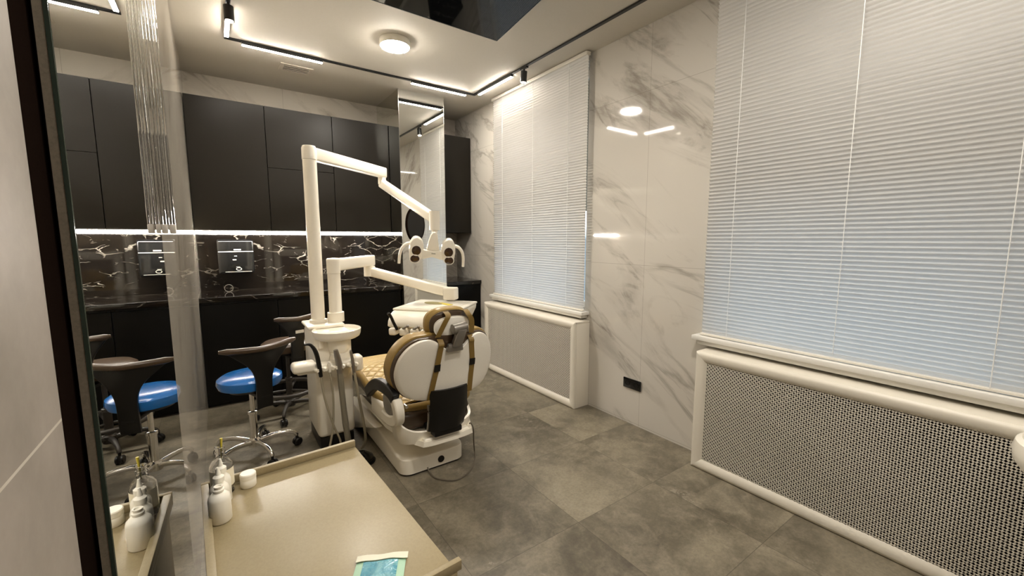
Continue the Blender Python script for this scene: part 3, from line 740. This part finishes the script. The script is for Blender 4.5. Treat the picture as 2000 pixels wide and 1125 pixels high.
# spittoon
BX, BY = .618, 2.90
MB().lathe([(0, .742), (.085, .742), (.125, .748), (.142, .758), (.149, .775), (.152, .800), (.152, .806), (.148, .808), (.143, .804), (.136, .786), (.11, .776), (.03, .772), (0, .771)], (BX, BY, 0), 56, cap=False).build('spittoon_bowl', W_, un)
MB().lathe([(0, .66), (.055, .66), (.066, .68), (.07, .7415), (0, .7415)], (BX, BY - .03, 0), 32, cap=False).build('bowl_neck', W_, un)
MB().cyl((BX - .11, BY - .04, .70), (BX - .11, BY - .04, .752), .018).build('drain_cup', W_, un)
MB().lathe([(0, .50), (.05, .50), (.068, .55), (.07, .61), (.058, .659), (0, .659)], (BX, BY - .055, 0), 32, cap=False).build('bowl_elbow', W_, un)
# assistant holder bar across the front
HY = 2.765
MB().box(.34, .72, HY - .045, HY + .04, .578, .630, .018, 4).build('holder_bar', W_, un)
MB().box(.318, .455, HY - .06, HY + .05, .592, .652, .022, 4).build('holder_tray', W_, un)
MB().box(.675, .735, HY - .05, HY + .045, .545, .648, .02, 4).build('holder_tray', W_, un)
MB().box(.56, .66, HY + .02, 2.862, .58, .63, .01).build('holder_bracket', W_, un)
for x in (.470, .520, .580, .660): MB().tube(arc((x, HY - .062), .026, math.radians(-50), math.radians(230), 16, .604), .011, 12).build('holder_clip', W_, un)
def instrument(nm, x, y, body, m, hose, hm, hr=.0065):
    p = MB(); p.tube(catmull([b[:3] for b in body], 4), [r for r in interp([b[3] for b in body], 4)], 12); o = p.build(nm, m, un)
    MB().tube(catmull(hose, 6), hr, 8).build('hose', hm, un)
def interp(v, k):
    out = []
    for a, b in zip(v, v[1:]): out += [a + (b - a) * j / k for j in range(k)]
    return out + [v[-1]]
iy = HY - .066
instrument('curing_light', .47, iy, [(.385, iy - .01, .775, .006), (.42, iy, .768, .009), (.448, iy, .72, .013), (.462, iy, .64, .014), (.47, iy, .56, .011)], M['black_plastic'],
           [(.47, iy, .56), (.482, iy - .02, .42), (.52, iy - .03, .25), (.56, iy - .02, .12), (.548, iy, .02)], M['hose'])
instrument('syringe', .52, iy, [(.52, iy, .648, .006), (.52, iy, .63, .011), (.522, iy, .58, .009)], W_,
           [(.522, iy, .58), (.532, iy - .01, .44), (.52, iy - .03, .25), (.49, iy - .03, .1), (.47, iy - .02, .02)], M['hose'])
instrument('suction_handle', .58, iy, [(.562, iy, .715, .013), (.568, iy, .68, .017), (.578, iy, .62, .021), (.582, iy, .56, .018)], M['grey_metal'],
           [(.582, iy, .56), (.588, iy - .005, .4), (.6, iy - .01, .2), (.62, iy, .03)], M['hose_grey'], .019)
instrument('saliva_ejector', .66, iy, [(.648, iy - .01, .70, .005), (.652, iy, .688, .008), (.657, iy, .66, .009), (.664, iy, .60, .013), (.668, iy, .55, .010)], M['grey_metal'],
           [(.668, iy, .55), (.682, iy - .02, .4), (.706, iy - .03, .2), (.716, iy - .01, .08), (.70, iy + .03, .012)], M['hose'], .0085)
# operating lamp head, facing the patient (towards the camera side)
fw_ = Vector((-.34, -.90, -.20)).normalized(); rt_ = Vector((fw_.y, -fw_.x, 0)).normalized() * -1
if rt_.x < 0: rt_ = -rt_
up_ = rt_.cross(fw_); up_ = up_ if up_.z > 0 else -up_
ro = math.radians(-4); rt2 = rt_ * math.cos(ro) + up_ * math.sin(ro); up2 = -rt_ * math.sin(ro) + up_ * math.cos(ro)
LC = Vector((1.312, 2.885, 1.302)); LM = basis(LC, rt2, up2, fw_) @ Matrix.Diagonal((1.08, 1.2, 1.1, 1))   # local x right, y up, z to the patient
lh = lambda x, y, z: LM @ Vector((x, y, z))
MB().prism([(-.11, .028), (-.05, .016), (0, .012), (.05, .016), (.11, .028), (.11, -.045), (.06, -.042), (0, -.028), (-.06, -.042), (-.11, -.045)], LM @ Matrix.Translation((0, 0, -.022)), .036, .008).build('lamp_head', W_, un)
MB().prism([(-.042, .012), (.05, .012), (.036, .075), (.030, .112), (.018, .130), (-.002, .130), (-.016, .11), (-.028, .075)], LM @ Matrix.Translation((0, 0, -.030)), .034, .009).build('lamp_neck', W_, un)
MB().cyl(L2 + Vector((0, 0, -.0855)), lh(.008, .105, -.014), .024, .018).build('lamp_swivel', W_, un)
for s_, nm in ((-1, 0), (1, 1)):
    pts = [(s_ * .060, .052), (s_ * .076, .082), (s_ * .105, .097), (s_ * .132, .092), (s_ * .152, .060), (s_ * .158, .015), (s_ * .152, -.035), (s_ * .132, -.064), (s_ * .105, -.068), (s_ * .082, -.050), (s_ * .066, -.02)]
    if s_ < 0: pts = pts[::-1]
    MB().prism(pts, LM @ Matrix.Translation((0, 0, -.045)), .075, .014).build('lamp_pod', W_, un)
    for y, ry in ((.014, .030), (-.038, .024)):
        e = LM @ Matrix.Translation((s_ * (.109 if y > 0 else .116), y, .0302)) @ Matrix.Diagonal((1, ry / .031, 1, 1))
        MB().lathe([(.035, 0), (.035, .004), (.031, .005), (.031, .0012), (0, .0012)], (0, 0, 0), 28, e, cap=False).build('lens_ring', M['white_shell'], un)
        MB().lathe([(.0305, .0014), (.02, .0042), (0, .0052)], (0, 0, 0), 28, e, cap=False).build('lens', M['lens'], un)
    hp = [lh(s_ * .145, .05, -.01), lh(s_ * .175, .046, .004), lh(s_ * .203, .02, .014), lh(s_ * .216, -.02, .018), lh(s_ * .219, -.075, .018)]
    cm = catmull(hp, 5); MB().tube(cm, [.013 - .003 * i / len(cm) for i in range(len(cm))], 12).build('lamp_handle', W_, un)
for k, (y, z0) in enumerate(((-.01, 0),)): MB().box(-.004, .0, -.007, .001, .0142, .0150, mtx=LM).box(.003, .022, -.0055, -.002, .0142, .0150, mtx=LM).build('printed_mark', M['print_dark'], un, smooth=False)
# delivery tray
TA = Vector((1.318, 3.14, .92)); tu = Vector((-.747, -.665, 0)).normalized(); tv_ = Vector((.665, -.747, 0)).normalized()
TRM = basis(TA, tu, tv_, Vector((0, 0, 1)))
def tprism(poly, v0, v1, bev):                        # profile in (u, z) extruded along v
    return MB().prism(poly, basis(TA + tv_ * v0, tu, Vector((0, 0, 1)), tv_ if tu.cross(Vector((0, 0, 1))).dot(tv_) > 0 else tv_), v1 - v0, bev)
MB().box(0, .452, .0, .48, -.016, 0, .006, 3, mtx=TRM).build('tray_top', W_, un)
MB().box(.03, .44, .04, .44, .0002, .0032, .002, mtx=TRM).build('tray_mat', M['white2'], un)
tprism([(.004, -.0165), (.456, -.0165), (.495, -.034), (.53, -.075), (.54, -.112), (.50, -.128), (.12, -.10), (.02, -.05)], .004, .476, .008).build('tray_body', W_, un)
for k in range(5):
    vv = .05 + k * .078
    MB().box(.495, .565, vv - .026, vv + .026, -.17, -.118, .014, 3, mtx=TRM).build('instrument_holder', W_, un)
    if k: MB().sphere(TRM @ Vector((.513, vv, -.092)), .02, (1, 1, .6)).build('holder_recess', M['white2'], un)
MB().tube(catmull([TRM @ Vector(p) for p in ((.62, .062, -.005), (.60, .068, -.03), (.575, .075, -.08), (.55, .085, -.128))], 5), .0105, 10).build('handpiece', M['black_plastic'], un)
for k in range(1, 4):
    vv = .05 + k * .078
    MB().tube([TRM @ Vector((.575, vv + .045, -.098)), TRM @ Vector((.55, vv, -.122))], [.006, .010], 8).sphere(TRM @ Vector((.578, vv + .05, -.096)), .010).build('handpiece', M['grey_metal'], un)
    MB().tube(catmull([TRM @ Vector(p) for p in ((.53, vv, -.17), (.50, vv + .01, -.24), (.40, vv + .03, -.26), (.25, .24, -.18))], 5), .006, 8).build('hose', M['hose'], un)
MB().box(.15, .33, .14, .34, -.16, -.1001, .015, 3, mtx=TRM).build('tray_underbody', W_, un)
gl = thing('tray_packet', 'flat olive and yellow packet lying on the white delivery tray', 'packet', TRM @ Vector((.25, .26, .004)))
MB().prism([(.085 * math.cos(2 * PI * k / 32), .045 * math.sin(2 * PI * k / 32)) for k in range(32)], TRM @ Matrix.Translation((.20, .20, .0035)) @ Matrix.Rotation(1.2, 4, 'Z'), .004).build('pouch', M['olive'], gl)
MB().box(-.07, .075, -.02, .02, 0, .004, .001, mtx=TRM @ Matrix.Translation((.22, .30, .0036)) @ Matrix.Rotation(.95, 4, 'Z')).build('yellow_sleeve', M['yellow'], gl)

# ------------------------------------------------------------------ dental chair
CX = 1.05
ch = thing('dental_chair', 'gold and white dental treatment chair seen from behind its backrest', 'dental chair', (1.0, 2.7, 0))
# base: rounded foot rising to the rear, extruded across
def rrect(x0, x1, y0, y1, r, n=6):
    P = []
    for cx, cy, a in ((x1 - r, y1 - r, 0), (x0 + r, y1 - r, 90), (x0 + r, y0 + r, 180), (x1 - r, y0 + r, 270)):
        P += [(cx + r * math.cos(math.radians(a + 90 * k / n)), cy + r * math.sin(math.radians(a + 90 * k / n))) for k in range(n + 1)]
    return P
MB().prism(rrect(.81, 1.205, 2.245, 3.25, .06), Matrix.Translation((0, 0, .001)), .012).build('base_foot', M['black_plastic'], ch)
bs = MB(); g = []
YS = [2.235, 2.245, 2.27, 2.32, 2.45, 2.6, 2.75, 2.9, 3.05, 3.16, 3.23, 3.25]
HS = [.072, .094, .104, .106, .108, .112, .122, .142, .175, .205, .19, .15]
base_poly = rrect(.798, 1.215, 2.235, 3.26, .065, 8)
def htop(y):
    for (a, b_), (ha, hb) in zip(zip(YS, YS[1:]), zip(HS, HS[1:])):
        if a <= y <= b_: return ha + (hb - ha) * (y - a) / (b_ - a)
    return HS[-1]
b = bs.bm; ctr = Vector((1.0065, 2.75, 0))
rings = []
for sc, lv in ((1.0, 0), (1.0, 1), (.985, 2), (.95, 3)):
    ring = []
    for x, y in base_poly:
        px_ = ctr.x + (x - ctr.x) * (1 - (1 - sc) * 1.0); py_ = ctr.y + (y - ctr.y) * (1 - (1 - sc) * .4)
        zt = htop(min(max(py_, 2.27), 3.2)); z = {0: .0135, 1: zt - .022, 2: zt - .006, 3: zt}[lv]
        ring.append(b.verts.new((px_, py_, z)))
    rings.append(ring)
n = len(base_poly)
for A, B in zip(rings, rings[1:]):
    for i in range(n): b.faces.new((A[i], A[(i + 1) % n], B[(i + 1) % n], B[i]))
# strip top faces across (pair left and right points of the ring)
top = rings[-1]; half = n // 2
order = sorted(range(n), key=lambda i: (round(top[i].co.y, 5), top[i].co.x))
b.faces.new(rings[0][::-1]); tf = b.faces.new(top); bmesh.ops.triangulate(b, faces=[tf])
bs.build('base', W_, ch)
MB().lathe([(.021, 0), (.021, .004), (0, .004)], (1.045, 2.2352, .052), 28, Matrix.Rotation(PI / 2, 4, 'X'), cap=False).build('base_plug', M['black_plastic'], ch)
MB().box(.92, 1.13, 2.62, 3.02, .11, .225, .03, 3).build('lift_column', W_, ch)
# seat pan: white tray under the cushion, its rear lip towards the camera
sp = MB(); g = []
for i in range(15):
    y = 2.135 + .9 * i / 14; row = []
    hw = .155 + .1 * min(1, max(0, (y - 2.135) / .28)) ** .8
    for j in range(13):
        u = j / 12 * 2 - 1; x = CX - .0 + u * hw; e = abs(u) ** 4
        row.append((x, y, .218 + .050 * e * min(1, (y - 2.1) / .25) + .02 * (1 - min(1, (y - 2.135) / .1))))
    g.append(row)
sp.quadsheet(g, -.03); sp.build('seat_pan', W_, ch)
MB().box(CX - .15, CX + .15, 2.145, 2.50, .2055, .2515, .012, 3).build('pan_lip', W_, ch)
# seat cushion: gold quilted top, gold side roll, dark brown under-cushion
prof = [(2.335, .425), (2.42, .438), (2.55, .455), (2.70, .478), (2.84, .500), (2.94, .505), (3.03, .492), (3.15, .465), (3.4, .42), (3.62, .38), (3.70, .35)]
def seat_hw(y): return .262 + .038 * min(1, max(0, (y - 2.33) / .3)) - .05 * min(1, max(0, (y - 3.0) / .6))
g = []
for y, z in [(p.x, p.y) for p in catmull([(a, c_, 0) for a, c_ in prof], 4)]:
    row = []
    for j in range(21):
        u = j / 20 * 2 - 1; row.append((CX + u * seat_hw(y), y, z - .03 * abs(u) ** 5))
    g.append(row)
MB().quadsheet(g, .012).build('seat_top', M['quilt'], ch)
def seat_roll(dz0, dz1, grow, name, m, ya, yb):
    # band hanging below the seat top edge all round the rear and sides
    path = []
    for y, z in prof[::-1]:
        if y <= yb: path.append((CX - seat_hw(y) - grow, y, z))
    path = path[:-1] + [(CX - seat_hw(2.33) - grow, 2.39, .43), (CX - seat_hw(2.33) + .03, 2.325 - grow, .424), (CX - .12, 2.30 - grow, .42), (CX + .12, 2.30 - grow, .42), (CX + seat_hw(2.33) - .03, 2.325 - grow, .424), (CX + seat_hw(2.33) + grow, 2.39, .43)]
    for y, z in prof[1:]:
        if y <= yb: path.append((CX + seat_hw(y) + grow, y, z))
    path = catmull(path, 4); rows = []
    for k, (q, off) in enumerate(((0, -.012), (.12, .004), (.35, .014), (.65, .014), (.88, .004), (1, -.012))):
        row = []
        for p in path:
            d_ = Vector((p.x - CX, p.y - 2.75, 0)).normalized(); row.append(p + d_ * off + Vector((0, 0, dz0 + (dz1 - dz0) * q)))
        rows.append(row)
    MB().quadsheet(rows, .01).build(name, m, ch)
seat_roll(-.004, -.072, .004, 'seat_border', M['gold'], 0, 3.7)
seat_roll(-.073, -.155, -.02, 'seat_underside', M['brown'], 0, 3.2)
MB().box(CX - .245, CX + .225, 2.262, 3.0, .262, .385, .045, 4).build('seat_core', M['brown'], ch)
# backrest shell: convex to the rear, notched at the top
half = [(0, .792), (.045, .796), (.075, .816), (.110, .846), (.150, .860), (.200, .852), (.250, .818), (.290, .757), (.308, .684), (.303, .622), (.280, .562), (.240, .520), (.185, .500), (.10, .494), (0, .492)]
def yback(u, z): return 2.055 - .20 * (z - .68) + 1.15 * u * u * (1 - .8 * abs(u))
def shell(scale, zc, dy, th, name, m, gx=0., notch=True, dz=0.):
    pts = [(u, z) for u, z in half]
    if not notch: pts = [(0, .868), (.05, .868), (.10, .867)] + pts[4:]
    full = pts + [(-u, z) for u, z in pts[-2:0:-1]]
    cm = catmull([(u, z, 0) for u, z in full] + [(full[0][0], full[0][1], 0)], 4)[:-1]
    mb = MB(); b = mb.bm; n = len(cm); R_ = []
    for f_, back in ((0., 0), (.35, 0), (.7, 0), (.93, 0), (.985, .004), (1., .014)):
        ring = []
        for p in cm:
            u = p.x * scale * f_ + (gx * f_ if p.x > 0 else -gx * f_ if p.x < 0 else 0); z = zc + (p.y - zc) * scale * f_ + dz * f_
            ring.append((CX + u, yback(u, z) + dy + back, z))
        R_.append(ring)
    fr = [[b.verts.new(p) for p in ring] for ring in R_[1:]]
    c0 = b.verts.new(R_[0][0])
    bk = [[b.verts.new((p[0], p[1] + th * (.85 if k == len(R_) - 1 else 1), p[2])) for p in ring] for k, ring in enumerate(R_) if k]
    c1 = b.verts.new((R_[0][0][0], R_[0][0][1] + th, R_[0][0][2]))
    for S, c_, flip in ((fr, c0, 0), (bk, c1, 1)):
        for i in range(n): b.faces.new((c_, S[0][i], S[0][(i + 1) % n]))
        for A, B in zip(S, S[1:]):
            for i in range(n): b.faces.new((A[i], B[i], B[(i + 1) % n], A[(i + 1) % n]))
    A, B = fr[-1], bk[-1]
    for i in range(n): b.faces.new((A[i], B[i], B[(i + 1) % n], A[(i + 1) % n]))
    bmesh.ops.recalc_face_normals(b, faces=b.faces)
    return mb.build(name, m, ch)
shell(1.0, .67, 0., .026, 'backrest_shell', M['white_shell'])
shell(1.03, .67, .022, .030, 'backrest_piping', M['brown'], notch=False, dz=.004)
shell(1.055, .67, .05, .085, 'backrest_cushion', M['gold'], notch=False, dz=.012)
# lower black cover hinging the backrest to the seat
g = []
for i in range(15):
    q = i / 14; z = .555 - .25 * q; row = []
    for j in range(11):
        u = j / 10 * 2 - 1; x = CX - .012 + u * (.108 - .004 * q)
        row.append((x, yback(0, z) - .004 + .035 * abs(u) ** 3 - .022 * math.sin(PI * q * .9) + .0 * q, z + .006 * u * 0))
    g.append(row)
MB().quadsheet(g, .02).build('hinge_cover', M['black_plastic'], ch)
for s_ in (-1, 1): MB().tube(catmull([(CX - .012 + s_ * .113, yback(0, .46) + .03, .46), (CX - .012 + s_ * .113, yback(0, .38) + .015, .38), (CX - .012 + s_ * .112, yback(0, .3) + .02, .30)], 5), .008, 8).build('cover_rib', M['grey_metal'], ch)
MB().box(CX - .1, CX + .08, 2.11, 2.33, .262, .30, .01).build('hinge_block', M['black_plastic'], ch)
# headrest
def pad(cx, cy, cz, rx, rz, th, name, m, lean=.10, p=2.6, dome=.012):
    mb = MB(); b = mb.bm; n = 40; prof_ = [(0, 0), (.5, .0), (.86, dome * .3), (1., dome + .004), (1.0, th - dome - .004), (.86, th - dome * .3), (.5, th), (0, th)]
    rows = []
    for f_, dy in prof_:
        row = []
        for k in range(n):
            a = 2 * PI * k / n; ca, sa = math.cos(a), math.sin(a)
            x = rx * f_ * math.copysign(abs(ca) ** (2 / p), ca); z = rz * f_ * math.copysign(abs(sa) ** (2 / p), sa)
            row.append(b.verts.new((cx + x, cy + dy - lean * z + 1.2 * x * x, cz + z)) if f_ else None)
        rows.append(row)
    c0 = b.verts.new((cx, cy, cz)); c1 = b.verts.new((cx, cy + th, cz))
    for i in range(n):
        j = (i + 1) % n; b.faces.new((c0, rows[1][i], rows[1][j])); b.faces.new((c1, rows[-2][j], rows[-2][i]))
        for A, B in zip(rows[1:-1], rows[2:-1]): b.faces.new((A[i], B[i], B[j], A[j]))
    bmesh.ops.recalc_face_normals(b, faces=b.faces); return mb.build(name, m, ch)
HX, HY_, HZ = CX - .005, 2.035, .918
pad(HX, HY_, HZ, .108, .060, .024, 'headrest_shell', M['white_shell'])
pad(HX, HY_ + .0245, HZ + .012, .122, .078, .026, 'headrest_piping', M['brown'])
pad(HX, HY_ + .051, HZ + .017, .132, .088, .07, 'headrest_cushion', M['gold'], dome=.02)
MB().cyl((HX - .022, 2.004, .911), (HX + .062, 2.006, .919), .028).build('headrest_knuckle', M['grey_metal'], ch)
MB().prism([(-.030, 0), (.028, 0), (.034, .10), (-.020, .10)], basis(Vector((HX + .002, 2.028, .818)), Vector((1, 0, 0)), Vector((.18, -.2, .96)).normalized(), Vector((0, -1, -.2)).normalized()), .034, .006).build('headrest_stem', M['grey_metal'], ch)
MB().prism([(-.052, 0), (.050, 0), (.044, .045), (-.040, .045)], basis(Vector((HX - .002, 2.044, .785)), Vector((1, 0, 0)), Vector((0, -.1, 1)).normalized(), Vector((0, -1, -.1)).normalized()), .034, .008).build('headrest_clamp', M['grey_metal'], ch)
# straps: from the headrest over the shell down to the hinge cover
def ribbon(pts, name, m, hw=.0165, th=.0016, par=None):
    pts = catmull(pts, 6); g = [[(p.x - hw, p.y, p.z), (p.x + hw, p.y, p.z)] for p in pts]
    return MB().quadsheet(g, th).build(name, m, par or ch)
def onshell(u, z, d=.004): return (CX + u, yback(u, z) - d, z)
for s_, x1, u0, u1, u2 in ((-1, -.04, -.085, -.10, -.13), (1, .085, .105, .125, .125)):
    st = ribbon([(HX + x1, 2.055, 1.006), (HX + x1, 2.02, .985), (HX + x1 - .022 * (s_ < 0) + .022 * (s_ > 0), 2.022, .945), (HX + (x1 - .055 if s_ < 0 else x1 + .03), 2.042, .868)], 'head_strap', M['strap'])
    bk_ = ribbon([(CX + u0, 2.06, .862), onshell(u0, .83, .006), onshell(u0 + .2 * (u1 - u0), .80), onshell(u1, .70), onshell((u1 + u2) / 2, .60), onshell(u2, .50)], 'back_strap', M['strap'])
    ub = u1
    ribbon([onshell(ub - .001 * s_, .712, .0065), onshell(ub, .69, .0065), onshell(ub, .672, .0065)], 'strap_buckle', M['black_plastic'], .018, .003, bk_)
# left armrest: curved black pad on a white bracket with a steel boss
ax = .735
apts = catmull([(ax - .01, 2.60, .44), (ax - .008, 2.52, .495), (ax - .004, 2.43, .540), (ax, 2.33, .556), (ax + .012, 2.24, .546), (ax + .02, 2.185, .515)], 5)
MB().tube(apts, .02, flat=(.034, .022), up=(1, 0, 0)).build('armrest_pad', M['black_plastic'], ch, bevel=.012)
cpts = catmull([(ax + .025, 2.20, .51), (ax + .03, 2.175, .45), (ax + .035, 2.20, .39), (ax + .03, 2.28, .36), (ax + .02, 2.38, .365)], 5)
MB().tube(cpts, .02, flat=(.032, .026), up=(1, 0, 0)).build('armrest_bracket', W_, ch, bevel=.01)
MB().lathe([(0, 0), (.072, 0), (.078, .01), (.070, .028), (.05, .034), (0, .036)], (ax + .04, 2.315, .455), 36, Matrix.Rotation(-PI / 2, 4, 'Y'), cap=False).build('armrest_boss', M['steel'], ch)
MB().box(ax + .005, ax + .05, 2.36, 2.62, .30, .42, .02, 3).build('armrest_support', W_, ch)
tp = catmull([(.757, 2.30, .40), (.765, 2.225, .375), (.80, 2.19, .330), (.86, 2.172, .298), (.94, 2.165, .286), (1.05, 2.163, .284), (1.16, 2.17, .292), (1.235, 2.20, .31), (1.27, 2.28, .335)], 5)
MB().quadsheet([[(p.x + (CX - p.x) * .10 * q * q, p.y + .012 * q, p.z + (.222 - p.z) * q) for q in (0, .15, .4, .7, 1)] for p in tp], .016).build('seat_apron', W_, ch)
MB().cyl((CX - .20, 2.31, .418), (CX - .20, 2.274, .418), .010).build('seat_button', M['chrome'], ch)
MB().prism([(2.55, .21), (2.68, .20), (3.22, .20), (3.22, .02), (3.05, .02), (2.9, .08)], basis(Vector((.742, 0, 0)), Vector((0, 1, 0)), Vector((0, 0, 1)), Vector((1, 0, 0))), .055, .008).build('base_flank', W_, ch)

t = thing('foot_control', 'black foot control on the floor between delivery unit and chair', 'foot control', (.655, 2.585, 0))
MB().lathe([(0, .001), (.075, .001), (.08, .012), (.076, .03), (.05, .05), (0, .056)], (.655, 2.585, 0), 36, cap=False).build('dome', M['black_gloss'], t)
MB().lathe([(0, .0005), (.09, .0005), (.09, .001), (0, .001)], (.655, 2.585, 0), 36, cap=False).build('plate', M['black_plastic'], t)
o = MB().tube(catmull([(.95, 2.225, .03), (.952, 2.19, .012), (.965, 2.12, .0056), (1.045, 2.046, .0056), (1.14, 2.07, .0056), (1.213, 2.129, .0056), (1.268, 2.20, .0056), (1.283, 2.235, .03), (1.258, 2.20, .12), (1.236, 2.165, .22), (1.218, 2.16, .262), (1.205, 2.16, .266)], 8), .0045, 8).build('power_cable', M['cord'])
tag(o, 'grey cable looping over the floor behind the dental chair base', 'cable')

# rounded cream basin at the right edge
t = thing('washbasin', 'rounded cream washbasin cut off by the right edge of the photo', 'basin', (2.14, .0, 0))
bx, by = 2.118, -.085
MB().lathe([(0, .60), (.06, .605), (.12, .622), (.165, .652), (.190, .69), (.194, .725), (.188, .752), (.175, .762), (.165, .755), (.12, .68), (0, .645)], (bx, by, 0), 48, cap=False).build('bowl', W_, t)
MB().lathe([(.09, .0005), (.08, .05), (.055, .2), (.05, .57), (.062, .604)], (bx, by, 0), 36).build('pedestal', W_, t)

# ------------------------------------------------------------------ daylight, camera, view
wd = bpy.data.worlds.new('daylight'); SC.world = wd; wd.use_nodes = True
bg = wd.node_tree.nodes['Background']; bg.inputs[1].default_value = 1.45
wt = wd.node_tree; tc = wt.nodes.new('ShaderNodeTexCoord'); sx = wt.nodes.new('ShaderNodeSeparateXYZ'); wt.links.new(tc.outputs['Generated'], sx.inputs[0])
cr = wt.nodes.new('ShaderNodeValToRGB'); wt.links.new(sx.outputs[2], cr.inputs[0]); e = cr.color_ramp.elements      # ground below, pale sky above
e[0].position = 0.; e[0].color = (.10, .13, .16, 1); e[1].position = .03; e[1].color = (.66, .83, 1., 1); wt.links.new(cr.outputs[0], bg.inputs[0])
cam = bpy.data.cameras.new('camera'); cam.sensor_width = 36; cam.lens = 810.14 / 2000 * 36; cam.clip_start = .01
co = bpy.data.objects.new('camera', cam); COL.objects.link(co); co.location = (0, 0, 1.4)
co.rotation_euler = (math.radians(90 - 6.676), 0, math.radians(-35.312)); SC.camera = co
SC.view_settings.view_transform = 'Standard'; SC.view_settings.look = 'None'; SC.view_settings.gamma = 1; SC.view_settings.use_curve_mapping = False
SC.view_settings.exposure = 1.52
SC.cycles.use_denoising = True
SC.cycles.max_bounces = 14; SC.cycles.glossy_bounces = 8; SC.cycles.transmission_bounces = 14; SC.cycles.diffuse_bounces = 5
SC.cycles.caustics_reflective = False; SC.cycles.caustics_refractive = False
SC.cycles.sample_clamp_indirect = 8
